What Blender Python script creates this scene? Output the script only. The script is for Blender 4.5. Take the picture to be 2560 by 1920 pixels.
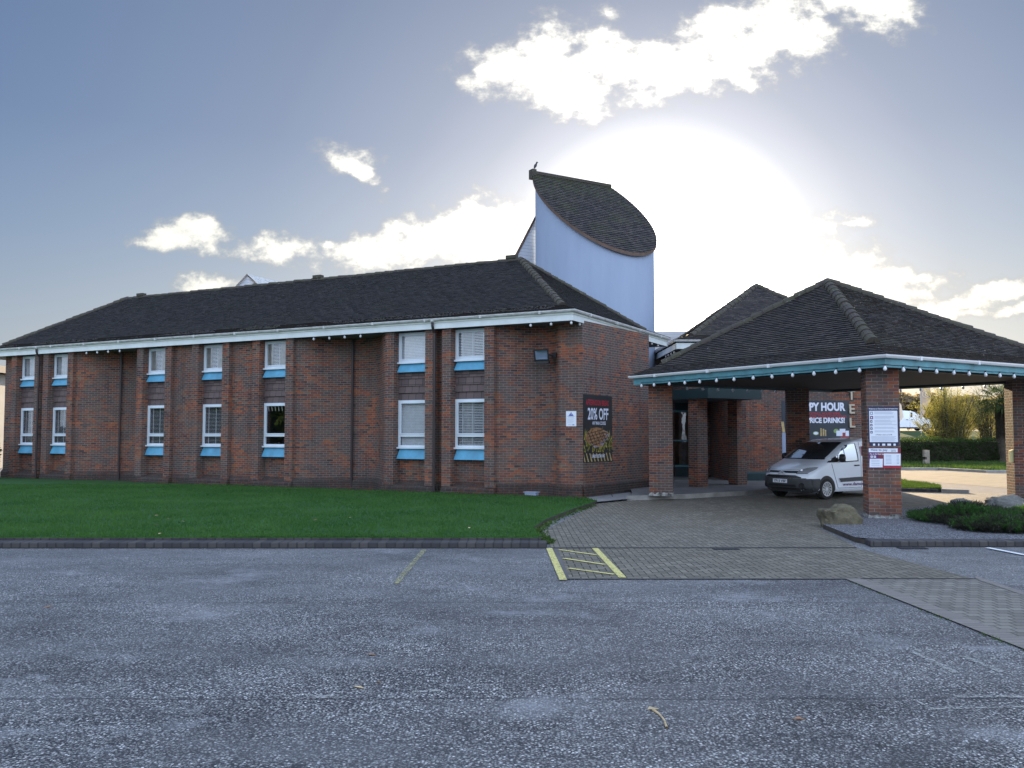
import bpy, bmesh, math, random
from mathutils import Vector, Matrix, noise
R = math.radians
sc = bpy.context.scene
for o in list(bpy.data.objects): bpy.data.objects.remove(o)

# ---------------------------------------------------------------- camera
cam_d = bpy.data.cameras.new('camera'); cam = bpy.data.objects.new('camera', cam_d)
sc.collection.objects.link(cam); sc.camera = cam
cam.location = (0, 0, 1.92)
PITCH = math.atan(125/2260)
cam.rotation_euler = (R(90)+PITCH, 0, 0)
cam_d.sensor_width = 36; cam_d.lens = 36*2260/2560
cam_d.clip_start = .1; cam_d.clip_end = 5000

# ---------------------------------------------------------------- sun, exposure
SUN_AZ, SUN_EL = R(9.2), R(9.9)
sdir = Vector((math.sin(SUN_AZ)*math.cos(SUN_EL), math.cos(SUN_AZ)*math.cos(SUN_EL), math.sin(SUN_EL)))
sl = bpy.data.lights.new('sun', 'SUN'); so = bpy.data.objects.new('sun', sl); sc.collection.objects.link(so)
sl.energy = 3.6; sl.angle = R(.53); sl.color = (1, .76, .48)
so.rotation_euler = sdir.to_track_quat('Z', 'Y').to_euler(); so.location = sdir*200
sc.view_settings.view_transform = 'Standard'; sc.view_settings.look = 'None'
sc.view_settings.exposure = 2.0; sc.view_settings.gamma = 1
SKY_K = .25

# ---------------------------------------------------------------- node helpers
def N(nt, t, **kw):
    n = nt.nodes.new(t)
    for k, v in kw.items():
        if k.startswith('i_'): n.inputs[k[2:].replace('_', ' ')].default_value = v
        else: setattr(n, k, v)
    return n
def put(nt, sock, v):
    if v is None: return
    if hasattr(v, 'is_output') or isinstance(v, bpy.types.NodeSocket): nt.links.new(v, sock)
    else:
        try: sock.default_value = v
        except Exception: sock.default_value = (*v, 1)
def m(nt, op, a, b=None, c=None, clamp=False):
    n = nt.nodes.new('ShaderNodeMath'); n.operation = op; n.use_clamp = clamp
    put(nt, n.inputs[0], a); put(nt, n.inputs[1], b); put(nt, n.inputs[2], c)
    return n.outputs[0]
def vm(nt, op, a, b=None, s=None):
    n = nt.nodes.new('ShaderNodeVectorMath'); n.operation = op
    put(nt, n.inputs[0], a); put(nt, n.inputs[1], b)
    if s is not None: put(nt, n.inputs['Scale'], s)
    return n.outputs['Value'] if op in ('LENGTH', 'DOT_PRODUCT', 'DISTANCE') else n.outputs[0]
def mixc(nt, f, a, b, mode='MIX'):
    n = nt.nodes.new('ShaderNodeMix'); n.data_type = 'RGBA'; n.blend_type = mode
    put(nt, n.inputs[0], f)
    for s, v in ((n.inputs[6], a), (n.inputs[7], b)):
        if isinstance(v, (tuple, list)): s.default_value = (*v[:3], 1)
        else: nt.links.new(v, s)
    return n.outputs[2]
def mr(nt, v, a, b, c=0., d=1., smooth=False):
    n = nt.nodes.new('ShaderNodeMapRange'); n.clamp = True
    if smooth: n.interpolation_type = 'SMOOTHSTEP'
    put(nt, n.inputs['Value'], v)
    for k, x in zip(('From Min', 'From Max', 'To Min', 'To Max'), (a, b, c, d)): put(nt, n.inputs[k], x)
    return n.outputs['Result']
def ramp(nt, f, stops, interp='LINEAR'):
    n = nt.nodes.new('ShaderNodeValToRGB'); cr = n.color_ramp; cr.interpolation = interp
    while len(cr.elements) < len(stops): cr.elements.new(.5)
    for e, (p, c) in zip(cr.elements, stops):
        e.position = p; e.color = (*c, 1) if isinstance(c, (tuple, list)) else (c, c, c, 1)
    put(nt, n.inputs[0], f); return n.outputs[0]
def noi(nt, vec, scale, detail=3, rough=.5, out=0, dist=0, dim='3D'):
    n = nt.nodes.new('ShaderNodeTexNoise'); n.noise_dimensions = dim
    if vec is not None: nt.links.new(vec, n.inputs['Vector'])
    n.inputs['Scale'].default_value = scale; n.inputs['Detail'].default_value = detail
    n.inputs['Roughness'].default_value = rough; n.inputs['Distortion'].default_value = dist
    return n.outputs[out]
def wn(nt, vec):
    n = nt.nodes.new('ShaderNodeTexWhiteNoise'); n.noise_dimensions = '3D'
    nt.links.new(vec, n.inputs['Vector']); return n.outputs['Value']
def comb(nt, x, y, z=0.):
    n = nt.nodes.new('ShaderNodeCombineXYZ')
    put(nt, n.inputs[0], x); put(nt, n.inputs[1], y); put(nt, n.inputs[2], z); return n.outputs[0]
def sep(nt, v):
    n = nt.nodes.new('ShaderNodeSeparateXYZ'); nt.links.new(v, n.inputs[0]); return n.outputs
def bump(nt, h, dist, strength=1.):
    n = nt.nodes.new('ShaderNodeBump'); n.inputs['Distance'].default_value = dist; n.inputs['Strength'].default_value = strength
    nt.links.new(h, n.inputs['Height']); return n.outputs[0]

# ---------------------------------------------------------------- world sky
w = bpy.data.worlds.new('World'); sc.world = w; w.use_nodes = True
nt = w.node_tree; nt.nodes.clear()
geo = N(nt, 'ShaderNodeNewGeometry')
D = vm(nt, 'SCALE', geo.outputs['Incoming'], s=-1.0)
x, y, z = sep(nt, D)
yp = m(nt, 'MAXIMUM', y, .05)
u = m(nt, 'DIVIDE', x, yp); v = m(nt, 'DIVIDE', z, yp)
elev = m(nt, 'ARCSINE', z)
# base sky colour: pale near the horizon, grey blue above, unseen sky overhead and behind brightened as fill light
base = ramp(nt, mr(nt, elev, 0., R(90)), [(0, (.50, .53, .52)), (.06, (.42, .47, .52)), (.13, (.25, .33, .46)), (.2, (.15, .22, .37)),
        (.30, (.115, .175, .31)), (.42, (.40, .57, .95)), (.7, (.75, 1.0, 1.55)), (1, (.75, 1.0, 1.55))])
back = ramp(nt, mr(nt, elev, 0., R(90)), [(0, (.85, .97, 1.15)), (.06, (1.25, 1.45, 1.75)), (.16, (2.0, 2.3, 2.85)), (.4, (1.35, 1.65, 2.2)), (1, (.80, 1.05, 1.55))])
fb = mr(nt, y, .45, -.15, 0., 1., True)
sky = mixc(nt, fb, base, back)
# east-west shift: bluer on the left
sky = mixc(nt, m(nt, 'MULTIPLY', mr(nt, x, -.1, -.5), .30), sky, (.10, .19, .38))
# sun glow
ct = vm(nt, 'DOT_PRODUCT', D, tuple(sdir))
th = m(nt, 'ARCCOSINE', m(nt, 'MINIMUM', ct, .99999))
g = ramp(nt, m(nt, 'DIVIDE', th, R(40)), [(0, 1), (.09, .8), (.14, .42), (.178, .23), (.207, .135), (.245, .082), (.31, .050), (.42, .028), (.62, .012), (1, 0)])
glow = vm(nt, 'SCALE', mixc(nt, mr(nt, th, 0, R(10)), (1, .96, .86), (1, .97, .93)), s=m(nt, 'MULTIPLY', sep(nt, g)[0], 5.2))
sky = vm(nt, 'ADD', sky, glow)
# clouds: blobs in direction space (u = x/y, v = z/y) broken up by noise
uv = comb(nt, u, v)
wob = noi(nt, vm(nt, 'MULTIPLY', uv, (1, 1.35, 1)), 9, 8, .62, out=1)
uvw = vm(nt, 'ADD', uv, vm(nt, 'SCALE', vm(nt, 'SUBTRACT', wob, (.5, .5, .5)), s=.055))
BL = [(-.005, .408, .042, .022, 15), (.04, .43, .035, .024, 30), (.055, .40, .06, .028, -5), (.115, .415, .065, .026, 0), (.165, .408, .055, .025, 5),
      (.205, .418, .045, .022, 5), (.25, .437, .045, .034, 15), (.29, .455, .055, .034, 25), (.325, .452, .035, .03, 0), (.06, .385, .04, .012, -20), (.112, .472, .014, .012, 40), (.235, .47, .04, .012, 25),
      (.395, .487, .04, .016, 0), (.43, .485, .03, .022, 0), (.345, .475, .018, .008, 0),
      (-.180, .312, .027, .011, -12), (-.166, .300, .026, .008, -50),
      (-.392, .219, .032, .007, 6), (-.355, .227, .030, .009, -8), (-.332, .210, .022, .010, -15), (-.262, .21, .034, .013, 0), (-.25, .215, .02, .012, 0),
      (-.34, .170, .03, .010, 0), (-.205, .212, .012, .006, 0), (-.16, .203, .055, .014, 8), (-.10, .215, .045, .019, 12), (-.06, .235, .035, .022, 30), (-.03, .212, .06, .026, 0), (-.02, .24, .03, .02, 0),
      (.385, .238, .024, .008, 0), (.32, .235, .05, .012, 0), (.43, .175, .05, .009, 5), (.40, .158, .06, .008, -3), (.545, .165, .035, .008, 3), (.50, .150, .035, .007, 8), (.47, .137, .05, .006, 3), (.56, .14, .035, .006, 5), (.33, .165, .09, .03, 0)]
fld = None
for cu, cv, ru, rv, a in BL:
    n = nt.nodes.new('ShaderNodeMapping'); n.vector_type = 'TEXTURE'
    n.inputs['Location'].default_value = (cu, cv, 0); n.inputs['Rotation'].default_value = (0, 0, R(a)); n.inputs['Scale'].default_value = (ru*(1.9 if ru < .026 else 1.65), rv*(2.1 if ru < .026 else 1.9), 1)
    nt.links.new(uvw, n.inputs['Vector'])
    d = m(nt, 'SUBTRACT', .72 if ru < .026 else 1., vm(nt, 'LENGTH', n.outputs[0]))
    fld = d if fld is None else m(nt, 'SMOOTH_MAX', fld, d, .12)
fine = noi(nt, vm(nt, 'MULTIPLY', uv, (1, 1.3, 1)), 38, 7, .62)
fine2 = noi(nt, vm(nt, 'MULTIPLY', uv, (1, 1.3, 1)), 12, 5, .55)
f = m(nt, 'ADD', fld, m(nt, 'ADD', m(nt, 'MULTIPLY', m(nt, 'SUBTRACT', fine, .5), 1.75), m(nt, 'MULTIPLY', m(nt, 'SUBTRACT', fine2, .5), 1.1)))
cd = mr(nt, f, -.10, .70, 0., 1., True)
core = mr(nt, f, .10, .85, 0., 1., True)
ccol = mixc(nt, core, (.34, .36, .38), (.90, .88, .80))
ccol = vm(nt, 'ADD', ccol, vm(nt, 'SCALE', glow, s=m(nt, 'ADD', .5, m(nt, 'MULTIPLY', core, 2.2))))
cmask = m(nt, 'MULTIPLY', cd, mr(nt, y, .1, .3))
sky = mixc(nt, cmask, sky, ccol)
# thin far haze veil clouds elsewhere in the sky so reflections are not empty
cl2 = mr(nt, noi(nt, vm(nt, 'DIVIDE', D, comb(nt, m(nt, 'MAXIMUM', m(nt, 'ABSOLUTE', z), .15), m(nt, 'MAXIMUM', m(nt, 'ABSOLUTE', z), .15), 1.)), 1.3, 6, .6), .5, .75, 0., .35, True)
sky = mixc(nt, m(nt, 'MULTIPLY', cl2, mr(nt, y, .1, -.3)), sky, (1.5, 1.5, 1.5))
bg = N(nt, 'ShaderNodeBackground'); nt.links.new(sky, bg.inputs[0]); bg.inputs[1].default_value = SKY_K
nish = N(nt, 'ShaderNodeTexSky', sky_type='NISHITA', sun_disc=False, sun_elevation=SUN_EL, sun_rotation=SUN_AZ)
bg2 = N(nt, 'ShaderNodeBackground'); nt.links.new(nish.outputs[0], bg2.inputs[0]); bg2.inputs[1].default_value = .004
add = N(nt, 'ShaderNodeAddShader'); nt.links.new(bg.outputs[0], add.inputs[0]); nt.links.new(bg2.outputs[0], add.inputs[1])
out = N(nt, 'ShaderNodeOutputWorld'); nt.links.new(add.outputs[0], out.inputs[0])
w.cycles.sampling_method = 'MANUAL'; w.cycles.sample_map_resolution = 1024

# ---------------------------------------------------------------- materials
MATS = {}
def newmat(name):
    mt = bpy.data.materials.new(name); mt.use_nodes = True; t = mt.node_tree
    b = t.nodes['Principled BSDF']; MATS[name] = mt; return mt, t, b
def plain(name, col, rough=.6, var=.12, vs=3., metal=0., spec=.5, bumpd=0., bs=40, coat=0.):
    mt, t, b = newmat(name)
    p = N(t, 'ShaderNodeNewGeometry').outputs['Position']
    n1 = noi(t, p, vs, 5, .6)
    dark = tuple(c*(1-var*1.6) for c in col); lite = tuple(min(1, c*(1+var)) for c in col)
    c = mixc(t, mr(t, n1, .3, .7), dark, lite); t.links.new(c, b.inputs['Base Color'])
    b.inputs['Roughness'].default_value = rough; b.inputs['Metallic'].default_value = metal
    b.inputs['Specular IOR Level'].default_value = spec; b.inputs['Coat Weight'].default_value = coat
    if bumpd: t.links.new(bump(t, noi(t, p, bs, 4, .6), bumpd), b.inputs['Normal'])
    return mt
def cells(t, bw, bh, joint, off=.5, uvv=None, soft=.004):
    """running-bond grid on the metric UVs: random id, mask (1 on the unit, 0 in the joint)"""
    if uvv is None: uvv = N(t, 'ShaderNodeUVMap').outputs[0]
    a, b_, _ = sep(t, uvv)
    vy = m(t, 'DIVIDE', b_, bh); row = m(t, 'FLOOR', vy); fy = m(t, 'FRACT', vy)
    ux = m(t, 'ADD', m(t, 'DIVIDE', a, bw), m(t, 'MULTIPLY', m(t, 'FLOORED_MODULO', row, 2.), off))
    col = m(t, 'FLOOR', ux); fx = m(t, 'FRACT', ux)
    dx = m(t, 'MULTIPLY', m(t, 'MINIMUM', fx, m(t, 'SUBTRACT', 1., fx)), bw)
    dy = m(t, 'MULTIPLY', m(t, 'MINIMUM', fy, m(t, 'SUBTRACT', 1., fy)), bh)
    d = m(t, 'MINIMUM', dx, dy)
    wob_ = m(t, 'MULTIPLY', m(t, 'SUBTRACT', noi(t, uvv, 30, 2), .5), joint*.5)
    mask = mr(t, m(t, 'ADD', d, wob_), joint/2-soft/2, joint/2+soft/2)
    return wn(t, comb(t, col, row, 3.)), mask, comb(t, col, row, 7.)
def brick_mat(name, tone=1., grey=.0, bw=.225, bh=.075):
    mt, t, b = newmat(name)
    r, mask, idv = cells(t, bw, bh, .011)
    uvv = N(t, 'ShaderNodeUVMap').outputs[0]; p = N(t, 'ShaderNodeNewGeometry').outputs['Position']
    c = ramp(t, r, [(0, (.065, .038, .042)), (.14, (.13, .085, .085)), (.28, (.19, .07, .055)), (.45, (.24, .082, .052)), (.6, (.31, .105, .055)), (.76, (.36, .135, .062)), (.88, (.12, .105, .098)), (1, (.26, .18, .14))])
    big = noi(t, p, .38, 5, .65)
    c = mixc(t, mr(t, big, .44, .58, 0, .95), c, vm(t, 'MULTIPLY', c, (1.55, 1.3, 1.0)))
    c = mixc(t, m(t, 'ADD', mr(t, noi(t, p, 1.1, 4, .65), .46, .58, 0., .70), grey, clamp=True), c, (.15, .125, .115))
    c = mixc(t, .35, c, vm(t, 'MULTIPLY', c, noi(t, p, 25, 3, .6, out=1)))
    mort = mixc(t, noi(t, p, 3, 3), (.24, .20, .18), (.50, .43, .38))
    c = mixc(t, mask, mort, c)
    # algae and damp staining low down
    low = mr(t, sep(t, p)[2], .15, .9, 1., 0.)
    c = mixc(t, m(t, 'MULTIPLY', low, mr(t, noi(t, p, 1.6, 4), .35, .65, 0., .4)), c, (.075, .065, .055))
    # white salt bloom in patches
    c = mixc(t, m(t, 'MULTIPLY', mr(t, noi(t, p, 2.3, 6, .7), .63, .75, 0, .5), mr(t, sep(t, p)[2], 0, 3., 1, .0)), c, (.42, .40, .37))
    st = mr(t, noi(t, vm(t, 'MULTIPLY', p, (3.5, 3.5, .25)), 1.3, 5, .6), .52, .70, 0, .45)
    c = mixc(t, st, c, vm(t, 'SCALE', c, s=.5))
    if tone != 1: c = vm(t, 'SCALE', c, s=tone)
    t.links.new(c, b.inputs['Base Color']); b.inputs['Roughness'].default_value = .85; b.inputs['Specular IOR Level'].default_value = .3
    h = m(t, 'ADD', m(t, 'MULTIPLY', mask, .8), m(t, 'ADD', m(t, 'MULTIPLY', noi(t, p, 60, 3), .25), m(t, 'MULTIPLY', r, .25)))
    t.links.new(bump(t, h, .012), b.inputs['Normal']); return mt
brick_mat('brick', .80, .10); brick_mat('brick_pillar', .80, .08); brick_mat('brick_plinth', .42, .45)
def tile_mat(name, tone=1., moss=.3):
    mt, t, b = newmat(name)
    at = N(t, 'ShaderNodeAttribute', attribute_name='rnd'); r = at.outputs['Fac']
    p = N(t, 'ShaderNodeNewGeometry').outputs['Position']
    c = ramp(t, r, [(0, (.028, .024, .024)), (.3, (.045, .037, .034)), (.6, (.065, .052, .047)), (.85, (.085, .066, .056)), (1, (.10, .085, .075))])
    lo_ = .46+.05*(moss > .8)
    mo = m(t, 'MULTIPLY', mr(t, noi(t, p, .8, 6, .65), lo_, lo_+.18), mr(t, noi(t, p, 9, 4, .7), .38-.1*(moss > .8), .62))
    if moss > .8: mo = m(t, 'MAXIMUM', mo, m(t, 'MULTIPLY', mr(t, m(t, 'ADD', sep(t, p)[2], m(t, 'MULTIPLY', noi(t, p, .9, 4), 2.)), 12.9, 14.2), mr(t, noi(t, p, 5, 4, .7), .40, .58)))
    c = mixc(t, m(t, 'MULTIPLY', mo, moss), c, (.075, .085, .022))
    c = mixc(t, mr(t, noi(t, p, 7, 5, .75), .68, .76, 0, .65), c, (.26, .25, .23))
    c = mixc(t, mr(t, noi(t, p, 16, 3, .6), .4, .7, 0, .3), c, (.03, .03, .032))
    if tone != 1: c = vm(t, 'SCALE', c, s=tone)
    t.links.new(c, b.inputs['Base Color']); b.inputs['Roughness'].default_value = .62; b.inputs['Specular IOR Level'].default_value = .35
    t.links.new(bump(t, noi(t, p, 35, 4, .7), .012), b.inputs['Normal']); return mt
tile_mat('roof_tile', .38, .35); tile_mat('roof_tile_warm', .78, .25); tile_mat('roof_tile_mossy', .70, .85)
def moss_mat():
    mt, t, b = newmat('moss_ridge'); p = N(t, 'ShaderNodeNewGeometry').outputs['Position']
    c = mixc(t, mr(t, noi(t, p, 3, 5, .7), .40, .6), (.062, .052, .046), (.070, .066, .042))
    c = mixc(t, mr(t, noi(t, p, 8, 4, .7), .62, .7), c, (.22, .21, .19))
    t.links.new(c, b.inputs['Base Color']); b.inputs['Roughness'].default_value = .9
    t.links.new(bump(t, noi(t, p, 30, 4, .7), .03), b.inputs['Normal'])
moss_mat()
def asphalt():
    mt, t, b = newmat('asphalt'); p = N(t, 'ShaderNodeNewGeometry').outputs['Position']
    vo = N(t, 'ShaderNodeTexVoronoi'); vo.inputs['Scale'].default_value = 46; t.links.new(p, vo.inputs['Vector'])
    sepc = sep(t, vo.outputs['Color']); dist = vo.outputs['Distance']
    v2 = N(t, 'ShaderNodeTexVoronoi'); v2.inputs['Scale'].default_value = 95; t.links.new(p, v2.inputs['Vector'])
    stone = ramp(t, sepc[0], [(0, (.05, .051, .055)), (.3, (.13, .13, .135)), (.6, (.25, .25, .25)), (.85, (.42, .415, .40)), (1, (.72, .71, .69))])
    c = mixc(t, mr(t, dist, .26, .52), stone, (.018, .019, .022))
    c = mixc(t, mr(t, sep(t, v2.outputs['Color'])[1], .72, .9, 0, .6), c, (.32, .31, .29))
    big = noi(t, vm(t, 'MULTIPLY', p, (1, 1.6, 1)), .35, 6, .6)
    wear = noi(t, vm(t, 'MULTIPLY', p, (.5, 1.5, 1)), .8, 5, .65)
    c = mixc(t, mr(t, big, .36, .66), vm(t, 'SCALE', c, s=.85), vm(t, 'SCALE', c, s=1.9))
    c = mixc(t, mr(t, wear, .42, .72, 0., .42), c, (.25, .25, .255))
    c = mixc(t, mr(t, noi(t, p, 1.1, 6, .72), .55, .72, 0, .75), c, vm(t, 'SCALE', c, s=.30))
    # seams between laid strips, running across the car park
    xy = sep(t, p)
    for yy, ss in ((10.35, .5), (6.6, .55), (13.35, .35)):
        dd = m(t, 'ABSOLUTE', m(t, 'SUBTRACT', xy[1], m(t, 'ADD', yy, m(t, 'MULTIPLY', noi(t, p, .7, 4), .16))))
        c = mixc(t, m(t, 'MULTIPLY', mr(t, dd, .006, .03, 1., 0.), ss), c, (.015, .015, .017))
    c = mixc(t, mr(t, xy[1], 7, 17, 0., .35), c, (.20, .20, .21))
    c = mixc(t, mr(t, noi(t, vm(t, 'ADD', p, (31, 7, 0)), .75, 6, .7), .56, .72, 0, .65), c, (.36, .365, .38))
    c = mixc(t, mr(t, noi(t, vm(t, 'ADD', p, (3, 17, 0)), 2.6, 4, .6), .70, .76, 0, .7), c, (.03, .028, .026))
    ring = m(t, 'ABSOLUTE', m(t, 'SUBTRACT', vm(t, 'DISTANCE', vm(t, 'MULTIPLY', p, (1, 1, 0)), (14, -6, 0)), m(t, 'ADD', 16.2, m(t, 'MULTIPLY', noi(t, p, .5, 3), .3))))
    c = mixc(t, m(t, 'MULTIPLY', mr(t, ring, .05, .14, 1., 0.), mr(t, noi(t, p, .6, 3), .4, .6, 0, .45)), c, (.045, .045, .047))
    t.links.new(c, b.inputs['Base Color'])
    t.links.new(mr(t, big, .3, .7, .62, .45), b.inputs['Roughness']); b.inputs['Specular IOR Level'].default_value = .45
    h = m(t, 'ADD', m(t, 'MULTIPLY', m(t, 'SUBTRACT', 1., dist), 1.), m(t, 'MULTIPLY', v2.outputs['Distance'], -.5))
    t.links.new(bump(t, h, .016, 1.), b.inputs['Normal'])
asphalt()
plain('far_road', (.25, .205, .14), .95, .15, 1.5, spec=.1, bumpd=.004, bs=60)
plain('mid_road', (.14, .135, .13), .9, .15, 2., spec=.15, bumpd=.005, bs=60)
def herring():
    mt, t, b = newmat('block_paving'); p = N(t, 'ShaderNodeNewGeometry').outputs['Position']
    W = .102
    s = vm(t, 'SCALE', p, s=1/W); X, Y, _ = sep(t, s)
    i = m(t, 'FLOOR', X); j = m(t, 'FLOOR', Y); fx = m(t, 'FRACT', X); fy = m(t, 'FRACT', Y)
    k = m(t, 'FLOORED_MODULO', m(t, 'SUBTRACT', i, j), 4.)
    def eq(n): return m(t, 'COMPARE', k, float(n), .1)
    dl = m(t, 'ADD', fx, eq(1)); dr = m(t, 'ADD', m(t, 'SUBTRACT', 1., fx), eq(0))
    db = m(t, 'ADD', fy, eq(2)); dt = m(t, 'ADD', m(t, 'SUBTRACT', 1., fy), eq(3))
    d = m(t, 'MINIMUM', m(t, 'MINIMUM', dl, dr), m(t, 'MINIMUM', db, dt))
    ii = m(t, 'SUBTRACT', i, eq(1)); jj = m(t, 'SUBTRACT', j, eq(2))
    r = wn(t, comb(t, ii, jj, k and 0.))
    mask = mr(t, m(t, 'ADD', d, m(t, 'MULTIPLY', m(t, 'SUBTRACT', noi(t, p, 40, 2), .5), .06)), .035, .10)
    c = ramp(t, r, [(0, (.125, .112, .088)), (.35, (.165, .147, .115)), (.7, (.20, .178, .14)), (1, (.24, .215, .17))])
    c = mixc(t, mr(t, noi(t, p, .6, 5, .65), .38, .66, 0, .5), c, (.145, .12, .085))
    c = mixc(t, mr(t, noi(t, p, 30, 4, .7), .4, .7, 0, .35), c, vm(t, 'SCALE', c, s=.6))
    c = mixc(t, mask, mixc(t, noi(t, p, 4, 3), (.022, .022, .022), (.035, .04, .02)), c)
    t.links.new(c, b.inputs['Base Color']); b.inputs['Roughness'].default_value = .72; b.inputs['Specular IOR Level'].default_value = .35
    t.links.new(bump(t, m(t, 'ADD', m(t, 'MULTIPLY', mask, .8), m(t, 'MULTIPLY', r, .3)), .008), b.inputs['Normal'])
herring()
def pavers():
    mt, t, b = newmat('large_pavers'); p = N(t, 'ShaderNodeNewGeometry').outputs['Position']
    r, mask, _ = cells(t, .16, .155, .013, uvv=p, soft=.008)
    c = ramp(t, r, [(0, (.15, .137, .115)), (.5, (.195, .178, .148)), (1, (.24, .22, .185))])
    c = mixc(t, mr(t, noi(t, p, 60, 4, .7), .4, .65, 0, .5), c, vm(t, 'SCALE', c, s=.6))
    c = mixc(t, mask, (.06, .058, .052), c)
    t.links.new(c, b.inputs['Base Color']); b.inputs['Roughness'].default_value = .75
    t.links.new(bump(t, mask, .007), b.inputs['Normal'])
pavers()
def strip_mat(name, bw, bh, cols, joint=.008):
    mt, t, b = newmat(name); p = N(t, 'ShaderNodeNewGeometry').outputs['Position']
    r, mask, _ = cells(t, bw, bh, joint, off=0.)
    c = ramp(t, r, [(i/(len(cols)-1), cc) for i, cc in enumerate(cols)])
    c = mixc(t, mr(t, noi(t, p, 40, 4, .7), .4, .7, 0, .4), c, vm(t, 'SCALE', c, s=.6))
    c = mixc(t, mask, (.02, .02, .02), c)
    t.links.new(c, b.inputs['Base Color']); b.inputs['Roughness'].default_value = .7
    t.links.new(bump(t, mask, .008), b.inputs['Normal'])
strip_mat('kerb_brick', .15, 50, [(.028, .027, .03), (.045, .042, .043), (.065, .058, .055)], .022)
strip_mat('border_strip', 50, .105, [(.19, .168, .148), (.21, .187, .165), (.23, .205, .18)], .004)
strip_mat('flagstone', .75, .6, [(.20, .20, .20), (.25, .245, .24), (.29, .285, .275)], .012)
strip_mat('tile_hanging', .27, .27, [(.085, .058, .060), (.115, .08, .08), (.15, .105, .10)], .012)
plain('concrete_floor', (.13, .125, .12), .7, .2, 1.4, bumpd=.003)
plain('concrete_kerb', (.30, .29, .27), .8, .2, 2.5, bumpd=.004)
plain('white_paint', (.74, .76, .78), .4, .06, 1.)
plain('frame_white', (.66, .74, .80), .35, .05, 2.)
def dirtywhite():
    mt, t, b = newmat('gutter_white'); p = N(t, 'ShaderNodeNewGeometry').outputs['Position']
    c = mixc(t, mr(t, noi(t, vm(t, 'MULTIPLY', p, (3, 3, 12)), 1.5, 6, .7), .46, .72, 0, .75), (.62, .63, .63), (.16, .15, .12))
    t.links.new(c, b.inputs['Base Color']); b.inputs['Roughness'].default_value = .5
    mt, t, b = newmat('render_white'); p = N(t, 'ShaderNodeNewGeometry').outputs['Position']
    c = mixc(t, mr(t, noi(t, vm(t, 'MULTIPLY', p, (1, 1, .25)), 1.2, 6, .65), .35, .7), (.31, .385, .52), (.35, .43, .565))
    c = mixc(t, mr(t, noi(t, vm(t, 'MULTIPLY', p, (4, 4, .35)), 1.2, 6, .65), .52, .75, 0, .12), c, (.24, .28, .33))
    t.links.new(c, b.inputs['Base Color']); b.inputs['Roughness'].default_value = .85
    t.links.new(bump(t, noi(t, p, 30, 4), .006), b.inputs['Normal'])
    mt, t, b = newmat('shiplap'); p = N(t, 'ShaderNodeNewGeometry').outputs['Position']
    fr = m(t, 'FRACT', m(t, 'DIVIDE', sep(t, p)[2], .15))
    c = mixc(t, mr(t, fr, 0, .12), (.25, .27, .30), (.62, .66, .72)); t.links.new(c, b.inputs['Base Color'])
    t.links.new(bump(t, fr, .02), b.inputs['Normal'])
dirtywhite()
plain('fascia_white', (.68, .74, .74), .45, .08, 1.5)
plain('fascia_cream', (.60, .66, .60), .5, .1, 2.)
plain('teal', (.10, .29, .34), .5, .22, 2.2, bumpd=.002)
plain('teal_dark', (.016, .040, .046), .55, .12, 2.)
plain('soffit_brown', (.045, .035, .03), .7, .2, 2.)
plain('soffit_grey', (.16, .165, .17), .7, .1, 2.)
plain('apron_blue', (.09, .33, .50), .5, .16, 2.2, bumpd=.001)
plain('pipe_brown', (.032, .022, .024), .4, .1, 3.)
plain('brown_timber', (.11, .065, .045), .6, .2, 5.)
plain('black_plastic', (.014, .014, .016), .45, .1, 5.)
plain('grey_plastic', (.05, .053, .058), .55, .12, 5., bumpd=.001, bs=200)
plain('rubber', (.014, .014, .014), .8, .1, 5.)
plain('van_paint', (.80, .86, .95), .25, .03, 1., coat=.6)
plain('silver', (.62, .64, .67), .3, .1, 5., metal=.2)
plain('chrome', (.8, .8, .8), .12, .02, 5., metal=1.)
plain('dark_room', (.012, .014, .015), .9, .2, 2.)
plain('blind_white', (.74, .79, .80), .55, .06, 6.)
plain('curtain', (.50, .50, .46), .85, .15, 8.)
plain('paper', (.74, .78, .86), .5, .02, 2.)
plain('ink_grey', (.30, .36, .48), .6, .05, 2.)
plain('ink_navy', (.018, .022, .07), .5, .05, 2.)
plain('ink_blue', (.02, .05, .35), .5, .05, 2.)
plain('ink_red', (.38, .018, .035), .5, .06, 2.)
plain('ink_purple', (.11, .018, .13), .5, .05, 2.)
plain('ink_maroon', (.18, .02, .04), .5, .05, 2.)
plain('poster_black', (.010, .013, .018), .4, .1, 2.)
plain('poster_slate', (.022, .034, .05), .4, .1, 2.)
plain('poster_white', (.70, .74, .86), .4, .03, 2.)
plain('lime', (.22, .34, .12), .5, .2, 6.)
plain('gold', (.48, .36, .16), .5, .2, 8.)
plain('drink_red', (.30, .05, .06), .4, .2, 6.)
plain('letter_cream', (.50, .44, .34), .5, .05, 2.)
plain('letter_side', (.05, .05, .055), .5, .05, 2.)
plain('bulb_white', (.72, .75, .78), .25, .03, 4.)
plain('bird_grey', (.05, .05, .06), .7, .2, 20.)
plain('post_wood', (.30, .26, .21), .8, .25, 6., bumpd=.004)
plain('bark', (.055, .042, .032), .9, .3, 8., bumpd=.01)
plain('palm_trunk', (.06, .048, .035), .95, .4, 10., bumpd=.03, bs=25)
plain('soil', (.05, .042, .032), .95, .3, 4., bumpd=.01)
plain('stalk', (.55, .42, .24), .7, .2, 20.)
plain('leaf_dry', (.30, .16, .08), .7, .2, 20.)
plain('flag_cloth', (.62, .45, .32), .7, .08, 2.)
plain('flag_white', (.75, .66, .55), .7, .05, 2.)
plain('yellow_plate', (.62, .56, .28), .6, .05, 2.)
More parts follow.
